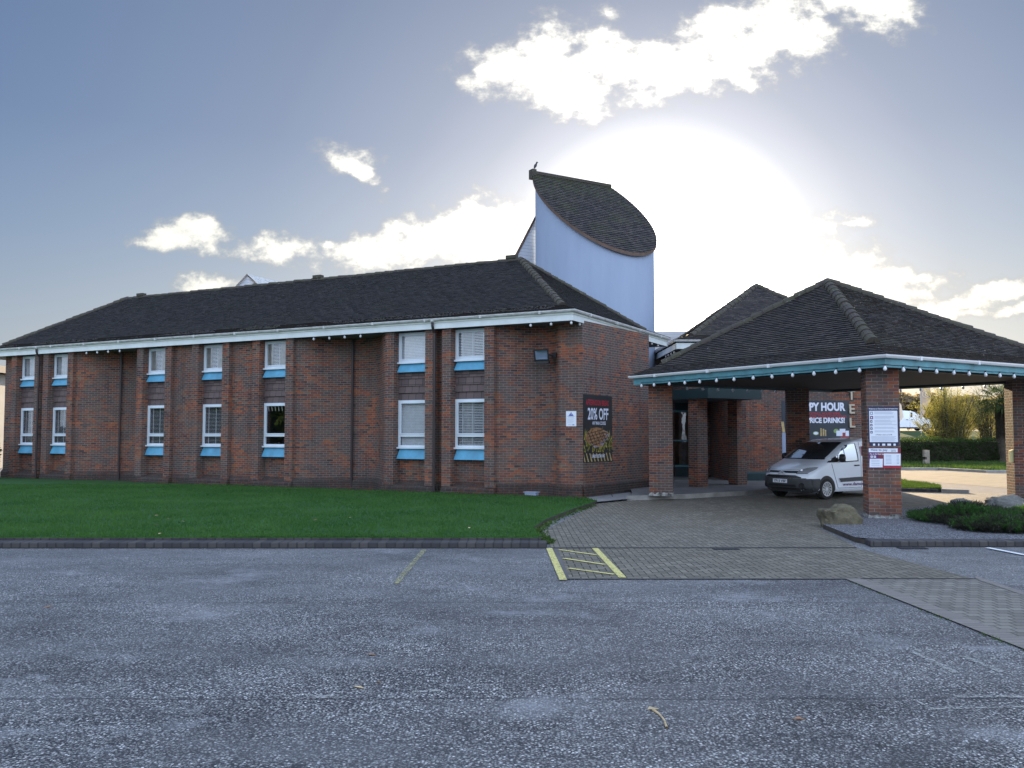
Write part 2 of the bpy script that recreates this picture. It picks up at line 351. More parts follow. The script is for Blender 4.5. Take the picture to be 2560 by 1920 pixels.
plain('house_cream', (.40, .39, .36), .8, .08, 1.)
plain('slate_roof', (.10, .11, .125), .7, .15, 2.)
def worn_paint(name, col, keep):
    mt, t, b = newmat(name); p = N(t, 'ShaderNodeNewGeometry').outputs['Position']
    n1 = m(t, 'ADD', m(t, 'MULTIPLY', noi(t, p, 18, 6, .75), .6), m(t, 'MULTIPLY', noi(t, p, 60, 3, .6), .4))
    tr = N(t, 'ShaderNodeBsdfTransparent'); mx = N(t, 'ShaderNodeMixShader'); o = t.nodes['Material Output']
    b.inputs['Base Color'].default_value = (*col, 1); b.inputs['Roughness'].default_value = .7
    t.links.new(mr(t, n1, keep-.03, keep+.03), mx.inputs[0]); t.links.new(tr.outputs[0], mx.inputs[1]); t.links.new(b.outputs[0], mx.inputs[2])
    t.links.new(mx.outputs[0], o.inputs[0])
worn_paint('yellow_line', (.62, .55, .20), .44); worn_paint('yellow_worn', (.42, .40, .17), .525); worn_paint('yellow_ghost', (.30, .30, .27), .56)
worn_paint('white_line', (.70, .72, .74), .33); worn_paint('white_ghost', (.34, .34, .32), .50)
def glass(name, tint=(.02, .025, .03), refl=.22, trans=.85):
    mt, t, b = newmat(name); o = t.nodes['Material Output']
    tr = N(t, 'ShaderNodeBsdfTransparent'); tr.inputs[0].default_value = (trans, trans, trans*1.02, 1)
    gl = N(t, 'ShaderNodeBsdfGlossy'); gl.inputs['Roughness'].default_value = .01; gl.inputs[0].default_value = (.9, .95, 1, 1)
    p = N(t, 'ShaderNodeNewGeometry').outputs['Position']
    t.links.new(bump(t, noi(t, p, 1.6, 2), .004), gl.inputs['Normal'])
    fz = N(t, 'ShaderNodeFresnel'); t.links.new(mr(t, N(t, 'ShaderNodeNewGeometry').outputs['Backfacing'], 0, 1, 1.5, 1/1.5), fz.inputs[0])
    mx = N(t, 'ShaderNodeMixShader')
    t.links.new(m(t, 'ADD', fz.outputs[0], refl, clamp=True), mx.inputs[0]); t.links.new(tr.outputs[0], mx.inputs[1]); t.links.new(gl.outputs[0], mx.inputs[2])
    t.links.new(mx.outputs[0], o.inputs[0])
glass('window_glass', refl=.12); glass('van_glass', refl=.10, trans=.25); glass('van_side_glass', refl=.42, trans=.25); glass('lamp_glass', refl=.15, trans=.9)
def grassmat(name, a, b_, sc_=1.2, trl=.0):
    mt, t, b = newmat(name); p = N(t, 'ShaderNodeNewGeometry').outputs['Position']
    at = N(t, 'ShaderNodeAttribute', attribute_name='rnd').outputs['Fac']
    c = mixc(t, m(t, 'ADD', m(t, 'MULTIPLY', at, .6), m(t, 'MULTIPLY', mr(t, noi(t, p, sc_, 5, .6), .3, .7), .4), clamp=True), a, b_)
    t.links.new(c, b.inputs['Base Color']); b.inputs['Roughness'].default_value = .75; b.inputs['Specular IOR Level'].default_value = .2
    if trl:
        o = t.nodes['Material Output']; tl = N(t, 'ShaderNodeBsdfTranslucent'); t.links.new(vm(t, 'MULTIPLY', c, (1.6, 1.7, .8)), tl.inputs[0])
        mx = N(t, 'ShaderNodeMixShader'); mx.inputs[0].default_value = trl
        t.links.new(b.outputs[0], mx.inputs[1]); t.links.new(tl.outputs[0], mx.inputs[2]); t.links.new(mx.outputs[0], o.inputs[0])
grassmat('grass_blade', (.020, .078, .020), (.085, .185, .045), .7, .35)
grassmat('lawn_soil', (.020, .070, .018), (.050, .135, .030), 1.5)
grassmat('verge', (.035, .07, .02), (.08, .13, .035), .7, .3)
grassmat('juniper_leaf', (.014, .042, .022), (.060, .125, .038), 2.5, .25)
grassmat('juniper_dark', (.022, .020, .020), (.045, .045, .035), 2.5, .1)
grassmat('hedge_leaf', (.016, .035, .012), (.055, .085, .025), 1.5, .35)
grassmat('willow_leaf', (.17, .16, .05), (.34, .30, .12), 1., .5)
grassmat('palm_leaf', (.02, .04, .014), (.06, .085, .03), 1., .3)
grassmat('far_tree', (.22, .16, .11), (.36, .27, .19), .1, .55)
def rockmat(name, a, b_, c3):
    mt, t, b = newmat(name); p = N(t, 'ShaderNodeNewGeometry').outputs['Position']
    c = mixc(t, mr(t, noi(t, p, 2.5, 6, .7), .35, .65), a, b_)
    c = mixc(t, mr(t, noi(t, vm(t, 'MULTIPLY', p, (1, 1, 3)), 3.4, 6, .7), .58, .66, 0, .8), c, c3)
    c = mixc(t, mr(t, noi(t, p, 25, 4, .7), .5, .75, 0, .6), c, vm(t, 'SCALE', c, s=.45))
    t.links.new(c, b.inputs['Base Color']); b.inputs['Roughness'].default_value = .9
    t.links.new(bump(t, noi(t, p, 14, 7, .75), .05), b.inputs['Normal'])
rockmat('boulder_moss', (.085, .075, .05), (.19, .165, .10), (.30, .26, .17))
rockmat('boulder_grey', (.15, .155, .15), (.26, .265, .25), (.12, .12, .11))
def gravelmat():
    mt, t, b = newmat('gravel'); p = N(t, 'ShaderNodeNewGeometry').outputs['Position']
    vo = N(t, 'ShaderNodeTexVoronoi'); vo.inputs['Scale'].default_value = 38; t.links.new(p, vo.inputs['Vector'])
    c = ramp(t, sep(t, vo.outputs['Color'])[0], [(0, (.08, .082, .095)), (.5, (.20, .20, .22)), (1, (.42, .42, .45))])
    c = mixc(t, mr(t, vo.outputs['Distance'], .3, .7), c, (.03, .03, .033))
    c = mixc(t, mr(t, noi(t, p, 2.2, 5, .65), .6, .7, 0, .8), c, (.03, .028, .026))
    t.links.new(c, b.inputs['Base Color']); b.inputs['Roughness'].default_value = .85
    t.links.new(bump(t, m(t, 'SUBTRACT', 1., vo.outputs['Distance']), .02), b.inputs['Normal'])
gravelmat()
plain('crumbled_base', (.30, .30, .28), .9, .6, 9., bumpd=.03, bs=18)
plain('flame', (.34, .29, .05), .5, .7, 14.)
plain('meat', (.34, .17, .075), .45, .5, 12.)
plain('meat_fat', (.33, .28, .30), .4, .4, 14.)

# ---------------------------------------------------------------- mesh helpers
UP = Vector((0, 0, 1))
class MB:
    def __init__(s): s.v = []; s.f = []; s.uv = []; s.r = []; s.smooth = False
    def face(s, pts, uv=None, r=None):
        pts = [Vector(p) for p in pts]; i = len(s.v); s.v += pts; s.f.append(tuple(range(i, i+len(pts))))
        if uv is None:
            n = Vector((0, 0, 0))
            for a in range(len(pts)): n += pts[a].cross(pts[(a+1) % len(pts)])
            if n.length < 1e-12: n = Vector((0, 0, 1))
            n.normalize()
            if abs(n.z) > .9: t, b = Vector((1, 0, 0)), Vector((0, 1, 0))
            else:
                t = UP.cross(n).normalized(); b = n.cross(t)
                if b.z < 0: t, b = -t, -b
            uv = [(p.dot(t), p.dot(b)) for p in pts]
        s.uv += list(uv); s.r.append(random.random() if r is None else r)
    def box(s, c, sx, sy, sz, ax=None, ay=None):
        """box centred at c with optional horizontal axes"""
        c = Vector(c); ax = Vector(ax).normalized() if ax is not None else Vector((1, 0, 0))
        ay = Vector(ay).normalized() if ay is not None else UP.cross(ax)
        az = ax.cross(ay)
        if az.z < 0: az = -az
        P = lambda i, j, k: c+ax*(i*sx/2)+ay*(j*sy/2)+az*(k*sz/2)
        for q in (((-1,-1,-1),(1,-1,-1),(1,-1,1),(-1,-1,1)), ((1,1,-1),(-1,1,-1),(-1,1,1),(1,1,1)), ((1,-1,-1),(1,1,-1),(1,1,1),(1,-1,1)),
                  ((-1,1,-1),(-1,-1,-1),(-1,-1,1),(-1,1,1)), ((-1,-1,1),(1,-1,1),(1,1,1),(-1,1,1)), ((-1,1,-1),(1,1,-1),(1,-1,-1),(-1,-1,-1))):
            s.face([P(*t) for t in q])
    def prism(s, poly, z0, z1, top=True, bottom=False):
        n = len(poly); acc = 0
        for i in range(n):
            a, b = poly[i], poly[(i+1) % n]; l = math.hypot(b[0]-a[0], b[1]-a[1])
            s.face([(a[0], a[1], z0), (b[0], b[1], z0), (b[0], b[1], z1), (a[0], a[1], z1)], [(acc, z0), (acc+l, z0), (acc+l, z1), (acc, z1)]); acc += l
        if top: s.face([(p[0], p[1], z1) for p in poly])
        if bottom: s.face([(p[0], p[1], z0) for p in reversed(poly)])
    def wall(s, path, z0, z1, u0=0.):
        acc = u0
        for a, b in zip(path, path[1:]):
            l = math.hypot(b[0]-a[0], b[1]-a[1])
            s.face([(a[0], a[1], z0), (b[0], b[1], z0), (b[0], b[1], z1), (a[0], a[1], z1)], [(acc, z0), (acc+l, z0), (acc+l, z1), (acc, z1)]); acc += l
        return acc
    def tube(s, a, b, r0, r1=None, n=8, cap=True):
        a, b = Vector(a), Vector(b); r1 = r0 if r1 is None else r1
        d = (b-a).normalized(); t = d.orthogonal().normalized(); q = d.cross(t)
        ring = lambda c, r: [c+(t*math.cos(2*math.pi*i/n)+q*math.sin(2*math.pi*i/n))*r for i in range(n)]
        A, B = ring(a, r0), ring(b, r1)
        for i in range(n): s.face([A[i], A[(i+1) % n], B[(i+1) % n], B[i]])
        if cap: s.face(list(reversed(A))); s.face(B)
    def path_tube(s, pts, rs, n=6):
        for (a, b, r0, r1) in zip(pts, pts[1:], rs, rs[1:]): s.tube(a, b, r0, r1, n, False)
    def sweep(s, path, prof, closed=False):
        """path: xy(z) points, prof: (out, z) offsets; out is to the right of travel"""
        P = [Vector((p[0], p[1], 0)) for p in path]; z0 = path[0][2] if len(path[0]) > 2 else 0; n = len(P); rings = []
        for i in range(n):
            d0 = (P[i]-P[i-1]).normalized() if (i > 0 or closed) else None
            d1 = (P[(i+1) % n]-P[i]).normalized() if (i < n-1 or closed) else None
            d0 = d0 or d1; d1 = d1 or d0
            n0 = Vector((d0.y, -d0.x, 0)); n1 = Vector((d1.y, -d1.x, 0)); mm = (n0+n1); mm = mm/max(.2, mm.length_squared)*2
            rings.append([P[i]+mm*o+Vector((0, 0, z0+zz)) for o, zz in prof])
        for i in range(n if closed else n-1):
            A, B = rings[i], rings[(i+1) % n]
            for k in range(len(prof)-1): s.face([A[k], B[k], B[k+1], A[k+1]])
        if not closed and len(prof) > 2:
            s.face(rings[0]); s.face(list(reversed(rings[-1])))
    def lathe(s, c, prof, n=12, axis=None):
        c = Vector(c); az = Vector(axis).normalized() if axis is not None else UP
        t = az.orthogonal().normalized(); q = az.cross(t)
        P = lambda r, h, i: c+az*h+(t*math.cos(2*math.pi*i/n)+q*math.sin(2*math.pi*i/n))*r
        for (r0, h0), (r1, h1) in zip(prof, prof[1:]):
            for i in range(n):
                pts = [P(r0, h0, i), P(r0, h0, i+1), P(r1, h1, i+1), P(r1, h1, i)]
                if r0 < 1e-6: pts = pts[1:]
                elif r1 < 1e-6: pts = pts[:3]
                s.face(pts)
ORG = {}
def link(o): sc.collection.objects.link(o); return o
def tag(o, label=None, cat=None, group=None, kind=None):
    for k, v_ in (('label', label), ('category', cat), ('group', group), ('kind', kind)):
        if v_: o[k] = v_
    return o
def thing(name, loc, label, cat, group=None):
    o = link(bpy.data.objects.new(name, None)); o.location = loc; o.empty_display_size = .3; ORG[o] = Vector(loc); return tag(o, label, cat, group)
def obj(name, mb, mat, parent=None, smooth=False, merge=False, label=None):
    org = ORG.get(parent, Vector((0, 0, 0))) if parent else Vector((0, 0, 0))
    me = bpy.data.meshes.new(name); me.from_pydata([v_-org for v_ in mb.v], [], mb.f)
    l = me.uv_layers.new(name='UVMap'); l.data.foreach_set('uv', [c for p in mb.uv for c in p])
    a = me.attributes.new('rnd', 'FLOAT', 'FACE'); a.data.foreach_set('value', mb.r)
    if merge or smooth:
        bm = bmesh.new(); bm.from_mesh(me); bmesh.ops.remove_doubles(bm, verts=bm.verts, dist=1e-4); bmesh.ops.recalc_face_normals(bm, faces=bm.faces); bm.to_mesh(me); bm.free()
    if smooth: me.polygons.foreach_set('use_smooth', [True]*len(me.polygons))
    for mm in (mat if isinstance(mat, (list, tuple)) else [mat]): me.materials.append(MATS[mm])
    me.update(); o = link(bpy.data.objects.new(name, me))
    if parent: o.parent = parent
    ORG[o] = org
    if label: o['label'] = label
    return o
def struct(name, mb, mat): return tag(obj(name, mb, mat), kind='structure')
def solo(name, mb, mat, label, cat, group=None, **k):
    """single-mesh thing with its origin at its base"""
    c = sum(mb.v, Vector())/len(mb.v); c.z = min(p.z for p in mb.v)
    e = link(bpy.data.objects.new('tmp', None)); ORG[e] = c; o = obj(name, mb, mat, e, **k); o.parent = None; bpy.data.objects.remove(e); ORG.pop(e, None)
    o.location = c; ORG[o] = c; return tag(o, label, cat, group)
def spline(pts, n=6):
    out = []
    P = [pts[0]]+list(pts)+[pts[-1]]
    for i in range(1, len(P)-2):
        for k in range(n):
            t = k/n; a, b, c, d = (Vector(q) for q in P[i-1:i+3])
            out.append(.5*((2*b)+(c-a)*t+(2*a-5*b+4*c-d)*t*t+(3*b-a-3*c+d)*t**3))
    out.append(Vector(pts[-1])); return out
def text(body, h, mat, parent, O_, ax, up, name='lettering', xs=1., bold=0., align='CENTER', depth=.0, out=.004, width=None):
    """flat lettering: O_ = anchor point on the surface, ax = reading direction, up = up direction"""
    cu = bpy.data.curves.new('t', 'FONT'); cu.body = body; cu.size = 1; cu.align_x = align; cu.offset = bold; cu.extrude = depth/h/2 if depth else 0; cu.resolution_u = 3
    t = bpy.data.objects.new('t', cu); link(t); bpy.context.view_layer.update()
    me = bpy.data.meshes.new_from_object(t.evaluated_get(bpy.context.evaluated_depsgraph_get())); bpy.data.objects.remove(t)
    if not me.vertices: return None
    ax = Vector(ax).normalized(); up = Vector(up).normalized(); nn = ax.cross(up)
    xsz = [v_.co.x for v_ in me.vertices]; ys = [v_.co.y for v_ in me.vertices]; k = h/.72
    if width: xs = width/((max(xsz)-min(xsz))*k)
    org = ORG.get(parent, Vector((0, 0, 0)))
    for v_ in me.vertices:
        v_.co = Vector(O_)+ax*(v_.co.x*k*xs)+up*(v_.co.y*k)+nn*(v_.co.z*h*1.+out)-org
    me.materials.append(MATS[mat]); me.name = name
    o = link(bpy.data.objects.new(name, me)); o.parent = parent; ORG[o] = org; return o

# ------------------------------------------------ roof tiling
def tiles(mb, poly, e0, e1, gauge=.10, tw=.167, lift=.022, jit=.006, v_start=0., seed=1):
    """lay tile courses on the convex planar polygon; e0->e1 is the eave line"""
    rng = random.Random(seed)
    poly = [Vector(p) for p in poly]; e0 = Vector(e0); e1 = Vector(e1); eu = (e1-e0).normalized()
    n = Vector((0, 0, 0))
    for i in range(len(poly)): n += (poly[i]-poly[0]).cross(poly[(i+1) % len(poly)]-poly[0])
    n.normalize(); n = -n if n.z < 0 else n
    ev = n.cross(eu); ev = -ev if ev.z < 0 else ev
    P2 = [((p-e0).dot(eu), (p-e0).dot(ev)) for p in poly]
    vmin = min(p[1] for p in P2); vmax = max(p[1] for p in P2)
    def span(v_):
        xs = []
        for a, b in zip(P2, P2[1:]+P2[:1]):
            if (a[1]-v_)*(b[1]-v_) <= 0 and abs(a[1]-b[1]) > 1e-9: xs.append(a[0]+(b[0]-a[0])*(v_-a[1])/(b[1]-a[1]))
        return (min(xs), max(xs)) if xs else None
    v0 = vmin; k = 0
    while v0 < vmax-1e-3:
        v1 = min(v0+gauge, vmax); s0, s1 = span(v0+1e-5), span(v1-1e-5)
        if s0 and s1:
            lo, hi = min(s0[0], s1[0]), max(s0[1], s1[1]); i0 = math.floor(lo/tw)-1; i1 = math.ceil(hi/tw)+1
            for i in range(i0, i1):
                a = (i+(.5 if k % 2 else 0))*tw; b = a+tw-.004
                a0, b0 = max(a, s0[0]), min(b, s0[1]); a1, b1 = max(a, s1[0]), min(b, s1[1])
                if a0 >= b0 and a1 >= b1: continue
                if a0 > b0: a0 = b0 = (s0[0] if a < s0[0] else s0[1])
                if a1 > b1: a1 = b1 = (s1[0] if a < s1[0] else s1[1])
                j = rng.uniform(-jit, jit); r = rng.random(); sk = rng.uniform(-.004, .004)
                A = e0+eu*a0+ev*(v0+sk)+n*(lift+j); B = e0+eu*b0+ev*(v0-sk)+n*(lift+j*.4)
                Cc = e0+eu*b1+ev*(v1+.01)+n*(.002); Dd = e0+eu*a1+ev*(v1+.01)+n*(.002)
                mb.face([A, B, Cc, Dd], r=r)
                mb.face([A-n*(lift+j), B-n*(lift+j*.4), B, A], r=r*.5)
        v0 = v1; k += 1
def bonnets(mb, a, b, r=.13, seg=.30, seed=3):
    a, b = Vector(a), Vector(b); rng = random.Random(seed); L_ = (b-a).length; d = (b-a)/L_; side = d.cross(UP).normalized(); nn = side.cross(d).normalized()
    if nn.z < 0: nn = -nn
    k = int(L_/seg)
    for i in range(k):
        p = a+d*(i*L_/k); q = a+d*((i+1.12)*L_/k); r0 = r*rng.uniform(1.0, 1.12); r1 = r*.88; h = rng.uniform(-.01, .012)
        A = [p+side*(math.cos(t)*r0)+nn*(math.sin(t)*r0-.05+h) for t in [math.pi*j/7 for j in range(8)]]
        B = [q+side*(math.cos(t)*r1)+nn*(math.sin(t)*r1-.05+h) for t in [math.pi*j/7 for j in range(8)]]
        rr = rng.random()
        for j in range(7): mb.face([A[j], A[j+1], B[j+1], B[j]], r=rr)
        mb.face(A, r=rr*.4)
GUT = [(0, .0), (.02, -.045), (.055, -.07), (.10, -.06), (.125, -.02), (.128, .008), (.118, .008), (.112, -.012), (.0, -.02)]
def gutter(path, z, parent, mat='gutter_white', closed=False):
    mb = MB(); mb.sweep([(p[0], p[1], z) for p in path], GUT, closed)
    # joints and brackets
    for a, b in zip(path, path[1:]):
        a, b = Vector((*a[:2], z)), Vector((*b[:2], z)); L_ = (b-a).length; d = (b-a)/L_; nn = Vector((d.y, -d.x, 0)); k = max(1, int(L_/1.9))
        for i in range(k):
            p = a+d*((i+.5)*L_/k)
            mb.box(p+nn*.066+Vector((0, 0, -.034)), .06, .142, .09, ax=d)
    return obj('gutter', mb, mat, parent)
# bulbs shared mesh
def bulb_mesh():
    mb = MB(); mb.lathe((0, 0, 0), [(0, -.115), (.022, -.108), (.036, -.088), (.040, -.068), (.034, -.045), (.02, -.02), (.014, 0), (0, 0)], 10)
    o = obj('bulb', mb, 'bulb_white', None, smooth=True); me = o.data; bpy.data.objects.remove(o)
    mb = MB(); mb.lathe((0, 0, 0), [(0, -.004), (.016, -.004), (.016, .03), (0, .03)], 8); o = obj('socket', mb, 'black_plastic'); m2 = o.data; bpy.data.objects.remove(o); return me, m2
BULB, SOCK = bulb_mesh()
def festoon(pts, label, sag=.012):
    """pts: bulb tops; one string with a cable and a child per bulb"""
    rng = random.Random(len(pts)); e = thing('festoon_lights', pts[0], label, 'string lights', 'strings of round white bulbs under the eaves')
    mb = MB()
    for a, b in zip(pts, pts[1:]):
        a, b = Vector(a)+Vector((0, 0, .03)), Vector(b)+Vector((0, 0, .03)); mid = (a+b)/2-Vector((0, 0, sag)); mb.tube(a, mid, .006, n=5); mb.tube(mid, b, .006, n=5)
    if len(pts) > 1: obj('cable', mb, 'black_plastic', e)
    for p in pts:
        o = link(bpy.data.objects.new('bulb', BULB)); o.parent = e; o.location = Vector(p)-Vector(pts[0]); o.rotation_euler = (rng.uniform(-.15, .15), rng.uniform(-.15, .15), 0)
        q = link(bpy.data.objects.new('socket', SOCK)); q.parent = o
    return e
# ================================================================ GROUND
random.seed(7)
mb = MB(); Lg = 1500
mb.face([(-Lg, -Lg, 0), (Lg, -Lg, 0), (Lg, Lg, 0), (-Lg, Lg, 0)]); struct('car_park', mb, 'asphalt')
# block paving (entry, under the canopy, out to the right)
pav = [(.70, 12.1), (4.38, 12.1), (4.6, 12.1), (6.11, 12.08), (5.79, 15.36), (5.85, 15.5), (6.25, 18.5), (7.6, 20.9), (13.9, 26.2), (30, 29.2), (30, 30), (14.4, 29.6), (13, 30.0), (13, 31), (9.6, 31), (3.3, 26.15), (2.35, 25.0), (.62, 17.9), (.66, 15.36)]
def sheet(name, poly, z, mat, kind='structure'):
    mb = MB(); mb.face([(p[0], p[1], z) for p in poly]); o = obj(name, mb, mat); return tag(o, kind=kind)
def sheet_tri(name, poly, z, mat):
    bm = bmesh.new(); vs = [bm.verts.new((p[0], p[1], z)) for p in poly]; f_ = bm.faces.new(vs); bmesh.ops.triangulate(bm, faces=[f_])
    me = bpy.data.meshes.new(name); bm.to_mesh(me); bm.free(); me.materials.append(MATS[mat]); me.uv_layers.new(name='UVMap'); o = link(bpy.data.objects.new(name, me)); ORG[o] = Vector(); return tag(o, kind='structure')
sheet_tri('block_paving', pav, .008, 'block_paving')
sheet('paver_path', [(4.62, 12.06), (5.02, 1.0), (6.3, 1.0), (6.06, 10.8), (6.11, 12.06)], .010, 'large_pavers')
sheet('path_border', [(4.40, 12.08), (4.62, 12.08), (5.08, 1.0), (4.83, 1.0)], .014, 'border_strip')
sheet('path_border', [(6.11, 12.02), (6.06, 10.8), (6.3, 1.0), (6.42, 1.0), (6.19, 10.8), (6.24, 12.3)], .014, 'border_strip')
sheet('channel_drain', [(.66, 15.27), (5.8, 15.29), (5.8, 15.38), (.66, 15.36)], .013, 'black_plastic')
sheet('joint_strip', [(.70, 12.05), (4.6, 12.05), (4.6, 12.10), (.70, 12.10)], .012, 'mid_road')
sheet('joint_strip', [(4.6, 12.03), (6.14, 12.03), (6.14, 12.08), (4.6, 12.08)], .016, 'black_plastic')
sheet('side_channel', [(.69, 15.22), (.76, 15.22), (.76, 12.06), (.69, 12.06)], .014, 'mid_road')
# road beyond the canopy
sheet_tri('road', [(13, 30.0), (14.4, 29.6), (30, 30), (60, 30), (60, 45.2), (26, 44.9), (23.6, 44.6), (22.9, 47.2), (22.4, 48.1), (20, 48.2), (-10, 50), (10, 43), (13, 38)], .006, 'mid_road')
sheet_tri('road_surface', [(16.4, 38.6), (17.5, 32.1), (19, 30.8), (60, 34), (60, 45.1), (26, 44.8), (23.6, 44.5), (22.8, 47.1), (22.2, 48.0), (14, 48.1), (13, 44)], .011, 'far_road')
# road markings
for i, (a, b, w_, mt_) in enumerate([((.62, 15.23), (.67, 11.95), .10, 'yellow_line'), ((1.385, 15.23), (1.47, 12.13), .10, 'yellow_line'), ((.78, 15.03), (1.33, 14.40), .075, 'yellow_line'),
        ((.79, 14.0), (1.36, 13.33), .075, 'yellow_line'), ((.80, 12.98), (1.39, 12.41), .075, 'yellow_line'), ((-1.445, 15.05), (-1.485, 11.65), .085, 'yellow_worn'),
        ((-3.75, 15.0), (-4.35, 12.2), .09, 'yellow_ghost'), ((7.98, 15.3), (8.45, 11.6), .10, 'white_line')]):
    a, b = Vector(a), Vector(b); d = (b-a).normalized(); n_ = Vector((d.y, -d.x))*w_/2
    mb = MB(); mb.face([(*(a+n_), .018), (*(b+n_), .018), (*(b-n_), .018), (*(a-n_), .018)]); struct('road_marking', mb, mt_)
# ghost of an old painted arrow near the path
def gp(px, py, z=0.):
    x = (px-1280)/2260; y = (960-py)/2260; r = (x, math.cos(PITCH)-y*math.sin(PITCH), math.sin(PITCH)+y*math.cos(PITCH)); t = (z-1.92)/r[2]; return Vector((r[0]*t, r[1]*t, z))
mb = MB()
for pl in ([(2290, 1625), (2400, 1682), (2385, 1684), (2278, 1630)], [(2410, 1638), (2512, 1678), (2498, 1681), (2400, 1640)], [(2385, 1737), (2560, 1737), (2560, 1744), (2390, 1743)],
           [(2270, 1740), (2330, 1768), (2560, 1764), (2560, 1768), (2325, 1774)], [(2285, 1622), (2340, 1622), (2338, 1628), (2290, 1630)]):
    mb.face([gp(px, py, .005) for px, py in pl])
struct('road_marking', mb, 'white_ghost')
mb = MB()
for pl in ([(760, 1734), (860, 1740), (855, 1745), (770, 1745)], [(1030, 1728), (1100, 1722), (1104, 1727), (1030, 1733)]): mb.face([gp(px, py, .005) for px, py in pl])
struct('road_marking', mb, 'white_ghost')

# kerbs (brick on edge) with their raised ground behind
def kerb(path, name='kerb', mat='kerb_brick', wd=.32, h=.10):
    mb = MB(); prof = [(0, 0), (0, h-.015), (-.015, h), (-wd, h), (-wd, 0)]
    mb.sweep([(p[0], p[1], 0) for p in path], prof); o = obj(name, mb, mat); return tag(o, kind='structure')
kerb([(-45, 15.28), (.58, 15.32), (.60, 15.6)])
kerb([(6.15, 15.9), (6.10, 15.50), (30, 15.50)])
# timber/pcc edging behind the brick kerb
mb = MB(); mb.box((-21.5, 15.68, .115), 44, .04, .04); struct('lawn_edging', mb, 'kerb_brick')
lawn = [(-45, 15.72), (.30, 15.72), (.52, 16.3), (.42, 17.9), (.74, 19.6), (1.4, 22.0), (2.15, 24.3), (2.35, 25.1), (2.1, 26.0), (-20, 38), (-45, 46)]
sheet_tri('lawn', lawn, .09, 'lawn_soil')
mb = MB(); mb.wall([(.30, 15.72), (.52, 16.3), (.42, 17.9), (.74, 19.6), (1.4, 22.0), (2.15, 24.3), (2.35, 25.1)], 0, .09); struct('lawn_edge', mb, 'soil')
def inside(p, poly):
    c = False; j = len(poly)-1
    for i in range(len(poly)):
        if (poly[i][1] > p[1]) != (poly[j][1] > p[1]) and p[0] < (poly[j][0]-poly[i][0])*(p[1]-poly[i][1])/(poly[j][1]-poly[i][1])+poly[i][0]: c = not c
        j = i
    return c
def blades(name, poly, n, z, h, mat, bbox, wd=.012, seed=1, edge=None):
    rng = random.Random(seed); mb = MB(); k = 0
    while k < n:
        x = rng.uniform(bbox[0], bbox[1]); y = bbox[2]+(bbox[3]-bbox[2])*rng.random()**1.3
        if not inside((x, y), poly): continue
        k += 1; hh = h*rng.uniform(.5, 1.3)*(1+.5*noise.noise(Vector((x*.8, y*.8, 0)))); a = rng.uniform(0, 6.28); c, s_ = math.cos(a)*wd, math.sin(a)*wd; lx, ly = rng.uniform(-.5, .5)*hh, rng.uniform(-.5, .5)*hh
        r = min(1, max(0, .5+.35*noise.noise(Vector((x*.5, y*.5, 3)))+rng.uniform(-.3, .3)))
        i = len(mb.v); mb.v += [Vector((x-c, y-s_, z)), Vector((x+c, y+s_, z)), Vector((x+lx, y+ly, z+hh))]; mb.f.append((i, i+1, i+2)); mb.uv += [(0, 0)]*3; mb.r.append(r)
    return tag(obj(name, mb, mat), kind='stuff')
blades('grass', lawn, 150000, .085, .055, 'grass_blade', (-24, 2.6, 15.72, 33), seed=5)
blades('grass', lawn, 6000, .09, .09, 'grass_blade', (-24, 2.6, 15.72, 15.85), seed=6)
def lerp_(a, b, t): return a+(b-a)*t
# weeds and soil along the lawn's curved edge
rng = random.Random(4); mb = MB()
ed = [(.60, 15.9), (.60, 16.3), (.50, 17.9), (.82, 19.6), (1.48, 22.0), (2.2, 24.2)]
for k in range(900):
    i = rng.choice([0, 0, 0, 1, 1, 2, 2, 3, 4]); t = rng.random(); a, b = ed[i], ed[i+1]; c = Vector((a[0]+(b[0]-a[0])*t+rng.gauss(0, .06), a[1]+(b[1]-a[1])*t, .01)); s_ = rng.uniform(.015, .05)
    d1 = Vector((rng.uniform(-1, 1), rng.uniform(-1, 1), rng.uniform(0, 1.2))).normalized()*s_; d2 = Vector((rng.uniform(-1, 1), rng.uniform(-1, 1), rng.uniform(0, .6))).normalized()*s_*.6
    mb.face([c, c+d1+d2, c+d1*2, c+d1-d2])
tag(obj('weeds', mb, 'verge'), kind='stuff')
mb = MB()
for k in range(700):
    t = rng.random()**.8; c = Vector((lerp_(4.385, 4.81, t)+rng.gauss(0, .018), lerp_(12.0, 1.5, t), .006)); s_ = rng.uniform(.005, .014)
    if noise.noise(Vector((0, c.y*1.6, 5))) < -.05: continue
    mb.face([c+Vector((-s_, 0, 0)), c+Vector((s_, 0, 0)), c+Vector((rng.uniform(-s_, s_), rng.uniform(-s_, s_), s_*1.3))])
tag(obj('moss', mb, 'verge'), kind='stuff')
# raised pale flags along the end wall, and the floor of the porch
sheet_tri('paving_slabs', [(2.3, 25.0), (3.3, 26.1), (3.9, 26.45), (4.2, 27.3), (4.5, 31.5), (2.2, 27.0)], .055, 'flagstone')
pf = [(3.3, 26.15), (5.2, 26.9), (7.3, 28.4), (9.9, 31.1), (13.2, 31.4), (13.4, 35.2), (6, 42), (3.5, 33), (4.05, 31.5), (3.6, 27.2)]
mb = MB(); mb.wall(pf[:6], 0, .15); mb.wall([(3.6, 27.2), (3.3, 26.15)], 0, .15); struct('porch_kerb', mb, 'concrete_kerb')
sheet_tri('porch_floor', pf, .15, 'concrete_floor')
